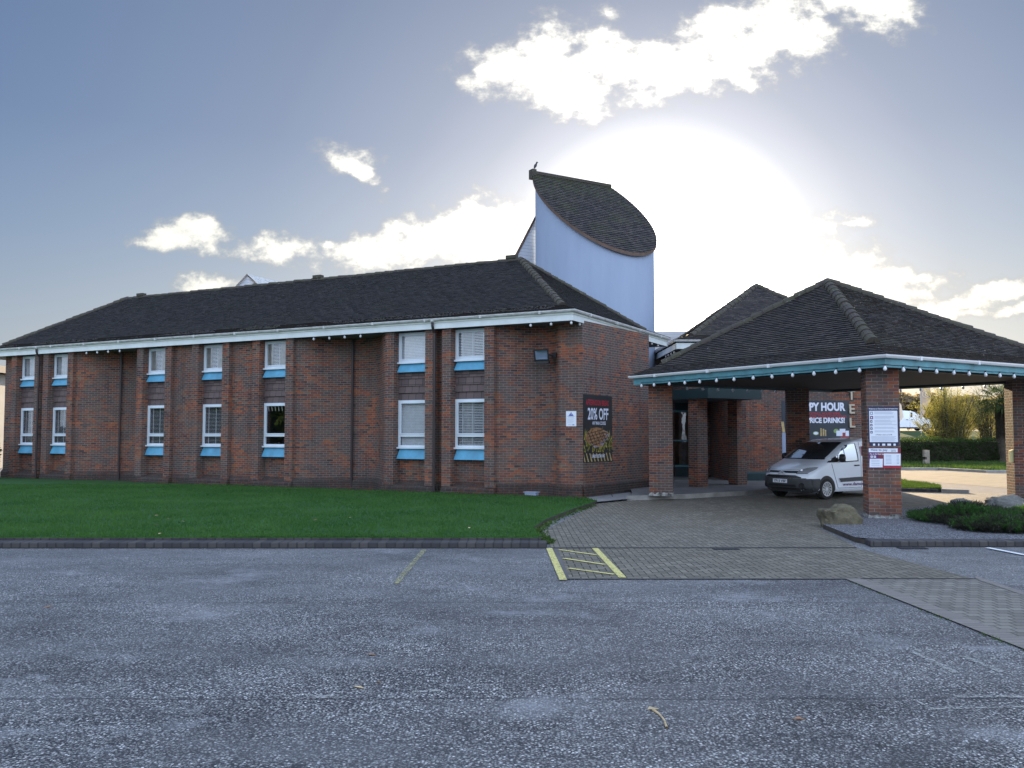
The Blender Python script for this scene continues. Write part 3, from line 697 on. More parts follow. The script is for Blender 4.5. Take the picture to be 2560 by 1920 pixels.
# planter bed
bed = [(6.42, 15.84), (30, 15.82), (30, 28.9), (14.0, 26.0), (7.7, 20.8), (6.32, 18.5), (6.1, 16.2)]
sheet_tri('planter_bed', bed, .09, 'gravel')
mb = MB(); mb.wall([(30, 28.9), (14.0, 26.0), (7.7, 20.8), (6.32, 18.5), (6.1, 16.2), (6.15, 15.85)], 0, .09); struct('bed_edge', mb, 'soil')
# drain gratings
mb = MB(); mb.box((3.55, 15.13, .014), .42, .16, .012); g_ = solo('drain_grate', mb, 'black_plastic', 'small slotted drain grate in the block paving beside the channel', 'drain grate', 'drain grates along the kerb line')
mb = MB()
for k in range(8): mb.box((3.38+k*.05, 15.13, .022), .02, .14, .006)
obj('bar', mb, 'grey_plastic', g_)
mb = MB(); mb.box((6.72, 15.3, .008), .45, .2, .012); g_ = solo('drain_grate', mb, 'black_plastic', 'slotted drain grate in the asphalt below the planter kerb', 'drain grate', 'drain grates along the kerb line')
mb = MB()
for k in range(8): mb.box((6.54+k*.05, 15.3, .016), .02, .18, .006)
obj('bar', mb, 'grey_plastic', g_)

# ================================================================ HOTEL WING
O = Vector((1.756, 26.124)); L = Vector((-math.sin(R(62.5)), math.cos(R(62.5)))); NN = Vector((math.cos(R(62.5)), math.sin(R(62.5))))
def W(s, d, z=None):
    p = O+L*s+NN*d; return Vector((p.x, p.y)) if z is None else Vector((p.x, p.y, z))
wing = thing('hotel_wing', W(0, 0, 0), 'long two storey red brick hotel wing with dark tiled hipped roof and blue window aprons', 'hotel building')
BAYS = [(3.585, 'blind_curtain', 'blind_curtain'), (5.74, 'blind', 'blind_full'), (11.48, 'curtain_half', 'dark'), (14.45, 'curtain_half', 'blind_slat'), (17.36, 'curtain_half', 'blind_slat'), (22.93, 'sheer', 'blind_slat'), (25.0, 'sheer', 'blind_slat')]
PW = .93   # half width of bay incl. piers
def bay_edges(c): return c-PW, c-.6, c+.6, c+PW
def curve(a, b, dmax, mirror=False):
    """recess plan profile between s=a (right) and s=b (left)"""
    base_ = [(0, .2), (.06, .32), (.16, .75), (.26, 1.15), (.37, 1.38), (.52, 1.36), (.68, 1.08), (.81, .68), (.91, .38), (1, .25)]
    return [(a+(b-a)*t, .2+(d-.2)*dmax/1.4) for t, d in base_]
path = []      # (s, d) from right to left, wall face
corner = [(0, .72), (.74, .72), (.86, .80), (1.05, .98), (1.35, 1.06), (1.7, .98), (2.05, .72), (2.3, .48), (2.66, .28)]
path += [tuple(p[:2]) for p in spline([Vector((*p, 0)) for p in corner[1:]], 4)]
path.insert(0, corner[0])
segs = [[*path]]
def bay_seg(c): return [(c-PW+.02, .22), (c-.61, .22), (c-.61, .5)], [(c+.61, .5), (c+.61, .22), (c+PW-.02, .22)]
wallmb = MB(); plin = MB(); ZT = 5.3
def addwall(pts, z0=0., z1=ZT): wallmb.wall([W(s, d) for s, d in pts], z0, z1, u0=pts[0][0])
addwall(path+[(3.585-PW+.02, .22)])
ctrl = {'prev': None}
order = sorted(BAYS)
for i, (c, _, _) in enumerate(order):
    r_, l_ = bay_seg(c)
    addwall(r_); addwall(l_)
    addwall([(c-.61, .46), (c+.61, .46)], 0, 1.12)                 # brick under the lower window
    addwall([(c-.61, .5), (c+.61, .5)], 5.14, ZT)
    if i+1 < len(order):
        c2 = order[i+1][0]; a, b = c+PW-.02, c2-PW+.02
        if abs(c-5.74) < .01: cv = [tuple(p[:2]) for p in spline([Vector((*p, 0)) for p in curve(a, b, 1.4)], 4)]; addwall(cv)
        elif abs(c-17.36) < .01: cv = [tuple(p[:2]) for p in spline([Vector((*p, 0)) for p in curve(a, b, 1.3)], 4)]; addwall(cv)
        else: cv = [(a, .22), (a+.02, .27), (b-.02, .27), (b, .22)] if b-a > .6 else [(a, .22), (a+.01, .42), (b-.01, .42), (b, .22)]; addwall(cv)
    else: cv = [(c+PW-.02, .22), (c+PW, .45), (26.85, .45)]; addwall(cv)
    # plinth follows each stretch
    for st in (cv,):
        pp = [W(s, d) for s, d in st]
        plin.sweep([(*p, 0) for p in reversed(pp)], [(.10, 0), (.10, .30), (.0, .42)])
    plin.sweep([(*W(c+PW, .16), 0), (*W(c-PW, .16), 0)], [(.10, 0), (.10, .22), (.0, .30), (-.3, .34)])
    plin.sweep([(*W(c+.61, .46), 0), (*W(c-.61, .46), 0)], [(.22, .0), (.22, .28), (.0, .42)])
plin.sweep([(*W(s, d), 0) for s, d in reversed(path+[(2.66, .22)])], [(.06, 0), (.06, .36), (0, .42)])
EW = (math.sin(R(33.6)), math.cos(R(33.6))); c0 = W(0, .72); c1 = c0+Vector(EW)*4.64
c2 = W(.9, 5.2); c3 = W(.9, 8.1); c4 = W(27, 8.1); c5 = W(26.85, .45)
wallmb.wall([c0, c1, c2, c3, c4, c5], 0, ZT, u0=.03)
plin.sweep([(*c0, 0), (*c1, 0)], [(.06, 0), (.06, .36), (0, .42)])
obj('wall', wallmb, 'brick', wing); obj('plinth', plin, 'brick_plinth', wing)
for c, _, _ in order:
    for a, b in ((c-PW, c-.6), (c+.6, c+PW)):
        mb = MB(); p = [W(a, .10), W(b, .10), W(b, .60), W(a, .60)]; acc = a
        mb.wall([W(a, .6), W(a, .10), W(b, .10), W(b, .6)], .30, 5.24, u0=a)
        mb.face([(*q, .30) for q in p]); obj('pier', mb, 'brick', wing)
# windows
def slats(mb, c, z0, z1, d, gap=.05, w_=.028, hw=.54):
    z = z1-.02
    while z > z0:
        mb.face([W(c-hw, d, z), W(c+hw, d, z), W(c+hw, d+.016, z+w_), W(c-hw, d+.016, z+w_)]); z -= gap
    for q in (-.36, .02, .38): mb.face([W(c+q-.012, d-.006, z0), W(c+q+.012, d-.006, z0), W(c+q+.012, d-.006, z1), W(c+q-.012, d-.006, z1)])
def curt(mb, c, z0, z1, a, b, d, rng, tie=False):
    n = 26
    for i in range(n):
        u0, u1 = a+(b-a)*i/n, a+(b-a)*(i+1)/n; e0, e1 = .03*math.sin(i*1.9), .03*math.sin((i+1)*1.9)
        if tie:
            z = [z1, (z0+z1)/2+.1, z0]; sh = [0, .0, .28*(.5-(i/n))]
            mb.face([W(c+u0, d+e0, z1), W(c+u1, d+e1, z1), W(c+u1*.6, d+e1, z0), W(c+u0*.6, d+e0, z0)])
        else: mb.face([W(c+u0, d+e0, z0), W(c+u1, d+e1, z0), W(c+u1, d+e1, z1), W(c+u0, d+e0, z1)])
def window(c, z0, z1, kind, lower, idx):
    wn_ = MB(); F_ = .37; fw = .065
    def bar(s0, s1, za, zb, d=F_, th=.07, mbx=wn_):
        cc = (W(s0, d+th/2, 0)+W(s1, d+th/2, 0))/2; mbx.box((cc.x, cc.y, (za+zb)/2), abs(s1-s0), th, zb-za, ax=(*L, 0), ay=(*NN, 0))
    a, b = c-.595, c+.595
    bar(a, a+fw, z0, z1); bar(b-fw, b, z0, z1); bar(a+fw, b-fw, z1-fw, z1); bar(a+fw, b-fw, z0, z0+fw)
    if lower: bar(a+fw, b-fw, z0+.33, z0+.33+.075)
    # sash bead
    zz = z0+.405 if lower else z0+fw
    for q in ((a+fw, a+fw+.04, zz, z1-fw), (b-fw-.04, b-fw, zz, z1-fw), (a+fw+.04, b-fw-.04, z1-fw-.04, z1-fw), (a+fw+.04, b-fw-.04, zz, zz+.04)): bar(*q, d=F_-.012, th=.05)
    win = obj('window', wn_, 'frame_white', wing)
    gm = MB(); gm.face([W(a+fw, F_+.035, z0+fw), W(b-fw, F_+.035, z0+fw), W(b-fw, F_+.035, z1-fw), W(a+fw, F_+.035, z1-fw)]); obj('pane', gm, 'window_glass', win)
    sm = MB(); bar(a-.02, b+.0, z0-.05, z0-.002, d=.28, th=.16, mbx=sm); obj('sill', sm, 'frame_white', win)
    am = MB(); za, zb = z0-.38 if lower else z0-.33, z0-.05
    t0, t1 = .40, .25
    am.face([W(a+.02, t1, za), W(b-.02, t1, za), W(b-.06, t0-.03, zb), W(a+.02, t0-.03, zb)])
    am.face([W(b-.02, t1, za), W(b-.02, t0+.1, za), W(b-.06, t0+.1, zb), W(b-.06, t0-.03, zb)]); am.face([W(a+.02, t1, za), W(a+.02, t0+.1, za), W(a+.02, t0+.1, zb), W(a+.02, t0-.03, zb)])
    am.face([W(a+.02, t1, za), W(b-.02, t1, za), W(b-.02, t0+.1, za), W(a+.02, t0+.1, za)])
    obj('apron', am, 'apron_blue', win)
    rm = MB(); q = [W(a, .52), W(b, .52), W(b, 1.3), W(a, 1.3)]
    rm.wall([q[1], q[2], q[3], q[0]], z0, z1); rm.face([(*p, z0) for p in q]); rm.face([(*p, z1) for p in q])
    obj('room_recess', rm, 'dark_room', win)
    rng = random.Random(idx)
    if kind in ('blind', 'blind_full', 'blind_slat', 'blind_curtain', 'sheer'):
        bm_ = MB(); full = kind in ('blind', 'blind_full'); slats(bm_, c, z0+fw, z1-fw, .47, .05, .047 if full else (.040 if kind == 'sheer' else (.024 if kind == 'blind_curtain' else .011)), .53); obj('blind', bm_, 'blind_white', win)
    if kind in ('blind_curtain',):
        cm = MB(); curt(cm, c, z0, z1, .0, .42, .56, rng); obj('curtain', cm, 'curtain', win)
    if kind == 'curtain_half':
        bm_ = MB(); slats(bm_, c, z0+fw, z1-fw, .50, .05, .024, .53); obj('blind', bm_, 'blind_white', win)
        cm = MB(); curt(cm, c, z0+.02, z1, -.5, -.1, .45, rng, True); curt(cm, c, z0+.02, z1, .28, .5, .45, rng); obj('curtain', cm, 'curtain', win)
    if kind == 'sheer':
        cm = MB()
        for i in range(14):
            s_ = c-.5+i/14; hh = rng.uniform(.12, .3); cm.face([W(s_, .45, z0+fw), W(s_+.05, .45, z0+fw), W(s_+.06+rng.uniform(-.06, .06), .45, z0+fw+hh)])
        obj('net_curtain', cm, 'curtain', win)
    if kind == 'dark':
        cm = MB()
        for i in range(7):
            s_ = c-.5+i/6.5; cm.face([W(s_, .45, z1-.28), W(s_+.03, .45, z1-.28), W(s_+.08, .45, z1-fw), W(s_+.03, .45, z1-fw)])
        obj('net_curtain', cm, 'curtain', win)
    return win
i = 0
for c, up_, lo_ in order:
    window(c, 4.24, 5.20, up_, False, i); window(c, 1.50, 3.01, lo_, True, i+50); i += 1
    mb = MB(); 
    for k in range(4):
        z0, z1 = 3.0+k*.235, 3.0+(k+1)*.235+.0
        mb.face([W(c-.6, .375, z0), W(c+.6, .375, z0), W(c+.6, .41, z1+.02), W(c-.6, .41, z1+.02)], [(k*.13, z0), (k*.13+1.2, z0), (k*.13+1.2, z1), (k*.13, z1)])
        mb.face([W(c-.6, .375, z0), W(c+.6, .375, z0), W(c+.6, .42, z0), W(c-.6, .42, z0)])
    obj('tile_hanging', mb, 'tile_hanging', wing)
# soffit, fascia, gutter
SE = 28.15; DE = 8.9
mb = MB(); mb.face([W(0, 0, 5.245), W(SE, 0, 5.245), W(SE, DE, 5.245), W(0, DE, 5.245)]); obj('soffit', mb, 'soffit_grey', wing)
ep = [W(SE, DE), W(SE, 0), W(0, 0), W(0, DE), W(SE, DE)]
mb = MB(); mb.sweep([(*p, 0) for p in ep], [(0.0, 5.22), (.012, 5.22), (.012, 5.40), (0, 5.40)]); obj('fascia', mb, 'fascia_white', wing)
mb = MB(); mb.sweep([(*p, 0) for p in ep], [(-.02, 5.40), (.035, 5.40), (.035, 5.475), (-.02, 5.475)]); obj('fascia_trim', mb, 'fascia_cream', wing)
gutter([(*p,) for p in ep], 5.53, wing)
# roof with sprocketed eaves
ZE, ZK, ZR, HK = 5.55, 5.80, 8.14, .72
A_, B_ = 4.45, 3.94
def RP(s, d, z): return W(s, d, z)
ov = -.09
e = [RP(ov, ov, ZE), RP(SE-ov, ov, ZE), RP(SE-ov, DE-ov, ZE), RP(ov, DE-ov, ZE)]
kk = .72; k_ = [RP(kk*B_/A_, kk, ZK), RP(SE-kk*B_/A_, kk, ZK), RP(SE-kk*B_/A_, DE-kk, ZK), RP(kk*B_/A_, DE-kk, ZK)]
r0, r1 = RP(B_, A_, ZR), RP(SE-B_, A_, ZR)
mb = MB()
for a in range(4):
    b = (a+1) % 4; tiles(mb, [e[a], e[b], k_[b], k_[a]], e[a], e[b], seed=a)
tiles(mb, [k_[0], k_[1], r1, r0], k_[0], k_[1], seed=5); tiles(mb, [k_[2], k_[3], r0, r1], k_[2], k_[3], seed=6)
tiles(mb, [k_[3], k_[0], r0], k_[3], k_[0], seed=7); tiles(mb, [k_[1], k_[2], r1], k_[1], k_[2], seed=8)
roof = obj('roof', mb, 'roof_tile', wing)
mb = MB(); bonnets(mb, k_[0], r0, .14); bonnets(mb, k_[3], r0, .14, seed=9); bonnets(mb, k_[1], r1, .14); bonnets(mb, k_[2], r1, .14); bonnets(mb, r1, r0, .11, .45)
obj('ridge_tiles', mb, 'moss_ridge', roof)
for s_ in (4.3, 13.1, 23.3): mb = MB(); q = W(s_, A_, ZR+.10); mb.box(q, .40, .22, .12, ax=(*L, 0)); obj('ridge_vent', mb, 'moss_ridge', roof)
# mossy litter on the lowest courses
rng = random.Random(8); mb = MB()
for k in range(2600):
    s_ = rng.uniform(0, 27)**1; dd = abs(rng.gauss(.02, .28)); 
    if dd > .8: continue
    z_ = ZE+(ZK-ZE)*min(1, (dd+.09)/.8)+.03; c = W(s_, dd, z_); r_ = rng.uniform(.015, .05)
    if noise.noise(Vector((s_*.7, dd, 2))) < -.1: continue
    mb.face([c+Vector((-r_, 0, -.01)), c+Vector((0, -r_, .0)), c+Vector((r_, 0, -.01)), c+Vector((0, 0, r_*.7))]); mb.face([c+Vector((-r_, 0, 0)), c+Vector((0, 0, r_*.7)), c+Vector((0, r_, 0))])
tag(obj('moss', mb, 'roof_tile_mossy', roof), kind='stuff')
# down pipes
def pipe(s_, d_, top=True, name='downpipe'):
    mb = MB(); pts = [W(s_, d_, z_) for z_ in (.12, .45, 5.2)] if not top else [W(s_, d_, .12), W(s_, d_, .40), W(s_, d_, .5), W(s_, d_, 5.10), W(s_, -.06, 5.30), W(s_, -.07, 5.46)]
    for a, b in zip(pts, pts[1:]): mb.tube(a, b, .042, n=8)
    for z_ in (.9, 1.9, 2.9, 3.9, 4.8): mb.tube(W(s_, d_, z_), W(s_, d_, z_+.05), .052, n=8); mb.box(W(s_, d_+.04, z_+.02), .16, .05, .025, ax=(*L, 0))
    obj(name, mb, 'pipe_brown', wing)
pipe(4.77, .06); pipe(24.08, .06)
pipe(8.85, 1.22, False); pipe(20.4, 1.10, False)
for s_, d_ in ((4.77, -.06), (24.08, -.06)):
    mb = MB(); mb.lathe(W(s_, -.065, 5.44), [(.04, -.02), (.07, .02), (.07, .09)], 8); obj('gutter_outlet', mb, 'gutter_white', wing)
# lights on strings
festoon([W(s_, .06, 5.21) for s_ in (9.62, 8.95, 8.30, 7.64)], 'four white bulbs strung over the curved recess left of the two right windows')
festoon([W(s_, .06, 5.21) for s_ in (21.15, 20.52, 19.87, 19.21)], 'four white bulbs strung over the far left curved recess of the brick wing')
pts = [W(1.38, .06, 5.22), W(.70, .06, 5.22), W(.07, .06, 5.22)]+[W(.06, d_, 5.25) for d_ in (.67, 1.38, 2.10, 2.9, 3.65, 4.4, 5.12, 5.84, 6.55, 7.25, 7.94)]
festoon(pts, 'long string of white bulbs turning the corner of the brick wing above the food poster')
# small white gable lantern behind the ridge
lt = thing('roof_lantern', (-13.44, 46, 7.0), 'small white clad gable peak showing above the ridge of the long roof', 'roof lantern')
mb = MB(); P0, P1, P2 = Vector((-14.35, 46, 9.2)), Vector((-13.44, 45.6, 9.97)), Vector((-12.75, 46.6, 9.2)); bk = Vector((1.2, 2.8, 0))
mb.face([P0-Vector((0, 0, 2.5)), Vector((-13.40, 45.6, 6.7)), P1, P0]); mb.face([Vector((-13.40, 45.6, 6.7)), P2-Vector((0, 0, 2.5)), P2, P1]); mb.face([P0-Vector((0, 0, 2.5)), P0, P0+bk, P0+bk-Vector((0, 0, 2.5))])
obj('wall', mb, 'shiplap', lt)
mb = MB(); mb.face([P0+Vector((-.1, -.1, -.05)), P1+Vector((0, -.15, .06)), P1+bk+Vector((0, 0, .06)), P0+bk]); mb.face([P1+Vector((0, -.15, .06)), P2+Vector((.35, 0, -.25)), P2+bk+Vector((.35, 0, -.25)), P1+bk+Vector((0, 0, .06))]); obj('roof', mb, 'gutter_white', lt)
# ------------------------------------------------ things fixed to the wing
fl = thing('floodlight', W(1.22, .85, 4.2), 'black rectangular floodlight on a wall bracket at the brick corner', 'floodlight')
fd = Vector((-.42, -.88, -.25)).normalized(); fx_ = UP.cross(fd).normalized(); fu = fd.cross(fx_)*-1
fu = fu if fu.z > 0 else -fu
fc = W(1.24, .55, 4.30)
mb = MB(); 
def fq(a, b, c): return fc+fx_*a+fu*b+fd*c
fr = [fq(-.25, -.19, .06), fq(.25, -.19, .06), fq(.25, .19, .06), fq(-.25, .19, .06)]; fb_ = [fq(-.17, -.12, -.12), fq(.17, -.12, -.12), fq(.17, .12, -.12), fq(-.17, .12, -.12)]
fi = [fq(-.195, -.125, .062), fq(.195, -.125, .062), fq(.195, .145, .062), fq(-.195, .145, .062)]
for k in range(4): mb.face([fr[k], fr[(k+1) % 4], fb_[(k+1) % 4], fb_[k]]); mb.face([fr[k], fr[(k+1) % 4], fi[(k+1) % 4], fi[k]])
mb.face(fb_); mb.box(fq(0, -.23, .02), .42, .12, .07, ax=fx_); obj('housing', mb, 'black_plastic', fl)
mb = MB(); bb = [fq(-.12, -.08, -.05), fq(.12, -.08, -.05), fq(.12, .08, -.05), fq(-.12, .08, -.05)]
for k in range(4): mb.face([fi[k], fi[(k+1) % 4], bb[(k+1) % 4], bb[k]])
mb.face(bb); obj('reflector', mb, 'ink_grey', fl)
mb = MB(); mb.face([p+fd*.003 for p in fi]); obj('lens', mb, 'lamp_glass', fl)
mb = MB(); mb.tube(fq(0, 0, -.1), W(.95, .76, 4.30), .025); mb.box(W(.95, .80, 4.30), .14, .1, .14, ax=(*L, 0)); mb.tube(W(.95, .76, 4.28), W(.95, .82, 4.0), .012); obj('bracket', mb, 'black_plastic', fl)
# small paper notice
def board(name, O_, ax, wd, ht, mat, label, cat, th=.01, group=None):
    ax = Vector(ax).normalized(); nn = ax.cross(UP); t = thing(name, Vector(O_), label, cat, group)
    mb = MB(); c = Vector(O_)+ax*wd/2+UP*ht/2+nn*(th/2+.002); mb.box(c, wd, th, ht, ax=ax, ay=nn); obj('panel', mb, mat, t)
    def at(u_, v_, o=.0): return Vector(O_)+ax*(u_*wd)+UP*(v_*ht)+nn*(th+.004+o)
    def rect(u0, v0, u1, v1, mat_, nm='printed_area', o=0., sk=0.):
        m_ = MB(); m_.face([at(u0, v0, o), at(u1, v0, o), at(u1+sk, v1, o), at(u0+sk, v1, o)]); return obj(nm, m_, mat_, t)
    return t, at, rect, ax, nn
eL = (-L.x, -L.y, 0)
nt_, at, rect, ax, nn = board('wall_notice', W(.53, .72, 2.15), eL, .33, .45, 'paper', 'small white notice with a blue triangle on the brick corner left of the food poster', 'notice')
m_ = MB()
T3 = [(.5, .93), (.25, .69), (.75, .69)]; T3i = [(.5, .87), (.33, .715), (.67, .715)]
for k in range(3):
    a, b = T3[k], T3[(k+1) % 3]; c, d = T3i[(k+1) % 3], T3i[k]; m_.face([at(*a, .001), at(*b, .001), at(*c, .001), at(*d, .001)])
m_.face([at(.36, .72, .001), at(.64, .72, .001), at(.60, .77, .001), at(.44, .80, .001)]); obj('triangle_symbol', m_, 'ink_blue', nt_)
m_ = MB()
for (u0, u1, v0) in ((.1, .9, .655), (.2, .78, .60)): m_.face([at(u0, v0, .001), at(u1, v0, .001), at(u1, v0+.018, .001), at(u0, v0+.018, .001)])
for k in range(6): m_.face([at(.12, .50-k*.055, .001), at(.85-.1*(k % 3), .50-k*.055, .001), at(.85-.1*(k % 3), .507-k*.055, .001), at(.12, .507-k*.055, .001)])
m_.face([at(.2, .10, .001), at(.55, .10, .001), at(.55, .115, .001), at(.2, .115, .001)]); m_.face([at(.62, .06, .001), at(.82, .06, .001), at(.82, .14, .001), at(.62, .14, .001)]); obj('print', m_, 'ink_grey', nt_)
# food poster on the end wall
ea = (EW[0], EW[1], 0); p0 = c0+Vector(EW)*.03
po, at, rect, ax, nn = board('food_poster', (p0.x, p0.y, 1.08), ea, 1.84, 2.02, 'poster_black', 'tall black poster of a grilled steak offering 20% off main courses', 'poster')
def ttl(body, u_, v_, h, mat_, wd, t=po, nm='lettering'): return text(body, h, mat_, t, at(u_, v_, .0015), ax, UP, nm, width=wd, bold=.022, out=.0)
ttl('AFTERNOON BREAK', .48, .845, .17, 'ink_red', 1.48); ttl('20% OFF', .50, .635, .35, 'poster_white', 1.32); ttl('ANY MAIN COURSE', .53, .555, .105, 'poster_white', .86)
rng = random.Random(12)
m_ = MB()                                                     # flames behind the steak
for k in range(120):
    u_ = rng.uniform(.0, 1); b_ = rng.uniform(.14, .40); h_ = rng.uniform(.05, .16)*(1 if .05 < u_ < .95 else .5); w2 = rng.uniform(.008, .03); u2 = u_+rng.uniform(-.03, .05)
    m_.face([at(max(0, u_-w2), b_, .0006), at(min(1, u_+w2), b_, .0006), at(min(.995, max(0, u2)), b_+h_, .0006)])
obj('flames', m_, 'flame', po)
m_ = MB()                                                     # grill bars
for k in range(9):
    u_ = .02+k*.115; m_.face([at(u_, .005, .001), at(min(.99, u_+.045), .005, .001), at(max(0, u_-.03), .13, .001), at(max(0, u_-.06), .13, .001)])
obj('grill_bars', m_, 'gold', po)
st = [(.06, .38), (.13, .44), (.27, .50), (.42, .52), (.60, .50), (.78, .46), (.90, .42), (.86, .36), (.76, .31), (.66, .24), (.52, .22), (.36, .245), (.20, .27), (.09, .31)]
m_ = MB(); cc = (.48, .37)
for a, b in zip(st, st[1:]+st[:1]): m_.face([at(*cc, .0015), at(*a, .0015), at(*b, .0015)])
obj('steak', m_, 'meat', po)
m_ = MB()
for a, b in zip(st[5:11], st[6:12]): m_.face([at(*a, .002), at(*b, .002), at(b[0]-.13, b[1]+.03, .002), at(a[0]-.16, a[1]-.01, .002)])
obj('fat', m_, 'meat_fat', po)
m_ = MB()
for k in range(6):
    a = (.12+.125*k, .46-.004*k); b = (a[0]+.18, a[1]-.20+.01*k); m_.face([at(a[0], a[1], .0026), at(a[0]+.022, a[1], .0026), at(b[0]+.022, b[1], .0026), at(b[0], b[1], .0026)])
for k in range(5):
    a = (.10+.03*k, .42-.045*k); b = (a[0]+.62, a[1]+.075); m_.face([at(a[0], a[1], .0028), at(a[0], a[1]-.01, .0028), at(b[0], b[1]-.01, .0028), at(b[0], b[1], .0028)])
obj('char_marks', m_, 'black_plastic', po)
ttl("DAMON'S RESTAURANT", .50, .062, .10, 'poster_white', .84)
# utility cover on the grass by the wall
mb = MB(); q = W(1.5, .35, .14); mb.box(q, .36, .2, .08, ax=(*L, 0)); mb.box(q+Vector((0, 0, .05)), .44, .26, .02, ax=(*L, 0)); solo('meter_box', mb, 'ink_grey', 'low pale box lying on the lawn at the foot of the brick corner', 'utility box')

# ================================================================ TOWER
A0 = Vector((1.17, 39.6)); cd_ = Vector((math.sin(R(59)), math.cos(R(59)))); pd = Vector((cd_.y, -cd_.x)); TZ = 13.42; TK = .935; TR = 2.58; TC = (1.86, 1.63)
def T(t, q, z): p = A0+cd_*t+pd*q; return Vector((p.x, p.y, z))
def zp(q, o=0): return TZ-TK*q+o
tw = thing('round_tower', T(1.86, 1.63, 0), 'white rendered drum tower with a steep slanting mossy tiled top', 'tower')
a0 = math.asin(-TC[1]/TR); angs = [a0+(math.pi-2*a0)*i/56 for i in range(57)]
circ = [(TC[0]+TR*math.cos(a), TC[1]+TR*math.sin(a)) for a in angs]
mb = MB(); acc = 0
for a, b in zip(circ, circ[1:]): mb.face([T(*a, 0), T(*b, 0), T(*b, zp(b[1])-.04), T(*a, zp(a[1])-.04)])
mb.face([T(*circ[0], 0), T(*circ[-1], 0), T(*circ[-1], TZ-.04), T(*circ[0], TZ-.04)])
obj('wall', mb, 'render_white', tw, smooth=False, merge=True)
for p_ in tw.children:
    p_.data.polygons.foreach_set('use_smooth', [len(f_.vertices) == 4 and f_.index < 56 for f_ in p_.data.polygons])
ro = [(TC[0]+(TR+.12)*math.cos(a), TC[1]+(TR+.12)*math.sin(a)) for a in angs]; ro = [(t, max(q, -.05)) for t, q in ro]
poly = [T(t, q, zp(q)) for t, q in ro]
mb = MB(); tiles(mb, poly, T(0, TC[1]+TR+.12, zp(TC[1]+TR+.12)), T(3, TC[1]+TR+.12, zp(TC[1]+TR+.12)), gauge=.16, tw=.2, lift=.03, jit=.008, seed=11); tr_ = obj('roof', mb, 'roof_tile_mossy', tw)
mb = MB()
for a, b in zip(ro, ro[1:]):
    mb.face([T(*a, zp(a[1], -.13)), T(*b, zp(b[1], -.13)), T(*b, zp(b[1], .02)), T(*a, zp(a[1], .02))])
    ia = (TC[0]+(a[0]-TC[0])*.94, TC[1]+(a[1]-TC[1])*.94); ib = (TC[0]+(b[0]-TC[0])*.94, TC[1]+(b[1]-TC[1])*.94); mb.face([T(*a, zp(a[1], -.13)), T(*b, zp(b[1], -.13)), T(*ib, zp(ib[1], -.13)), T(*ia, zp(ia[1], -.13))])
obj('verge', mb, 'brown_timber', tw)
mb = MB(); rl, rr_ = ro[-1], ro[0]
mb.box((T(rl[0], -.06, TZ+.07)+T(rr_[0], -.06, TZ+.07))/2, abs(rl[0]-rr_[0])+.16, .22, .14, ax=(*cd_, 0)); mb.box(T(rl[0]-.05, -.02, TZ-.02), .22, .3, .42, ax=(*cd_, 0)); obj('ridge_capping', mb, 'moss_ridge', tr_)
# clad wedge behind the tower
an = thing('tower_side_roof', T(-1.4, -.1, 8), 'white boarded gable with brown verge on the left side of the drum tower', 'roof gable')
mb = MB(); g0, g1 = T(-.10, -.08, 11.55), T(-1.75, -.08, 8.55)
mb.face([T(-.02, -.08, 6), g0, g1, T(-1.75, -.08, 6)]); bk = Vector((.5, 2.4, 0)); mb.face([g0, g0+bk, g1+bk, g1]); obj('wall', mb, 'shiplap', an)
mb = MB(); dd = (g1-g0).normalized(); ou = Vector((*(pd*.06), 0))
mb.face([g0+ou+Vector((0, 0, .10)), g1+ou+Vector((-.1, 0, .02)), g1+ou+Vector((-.02, 0, -.14)), g0+ou+Vector((0, 0, -.08))]); mb.face([g0+ou+Vector((0, 0, .10)), g1+ou+Vector((-.1, 0, .02)), g1+bk+Vector((-.1, 0, .02)), g0+bk+Vector((0, 0, .10))]); obj('verge', mb, 'brown_timber', an)
# bird
bp = T(-.16, -.05, TZ+.16)
prof = [(0, -.16), (.012, -.14), (.022, -.06), (.045, .0), (.062, .06), (.058, .12), (.036, .17), (.034, .20), (.028, .235), (0, .255)]
mb = MB(); bd = Vector((.42, .0, .9)).normalized(); mb.lathe(bp+Vector((0, 0, .17)), prof, 10, axis=bd); hd = bp+Vector((0, 0, .17))+bd*.235; mb.lathe(hd, [(0, -.04), (.035, -.02), (.04, .01), (.025, .035), (0, .042)], 8, axis=bd); mb.tube(hd+Vector((.02, 0, .01)), hd+Vector((.085, 0, -.01)), .01, .001, 5); mb.tube(bp+Vector((.03, .02, .15)), bp+Vector((.03, .02, -.02)), .006, n=4); mb.tube(bp+Vector((.03, -.02, .15)), bp+Vector((.03, -.02, -.02)), .006, n=4)
bird = solo('bird', mb, 'bird_grey', 'small dark bird perched on the left tip of the tower roof', 'bird')

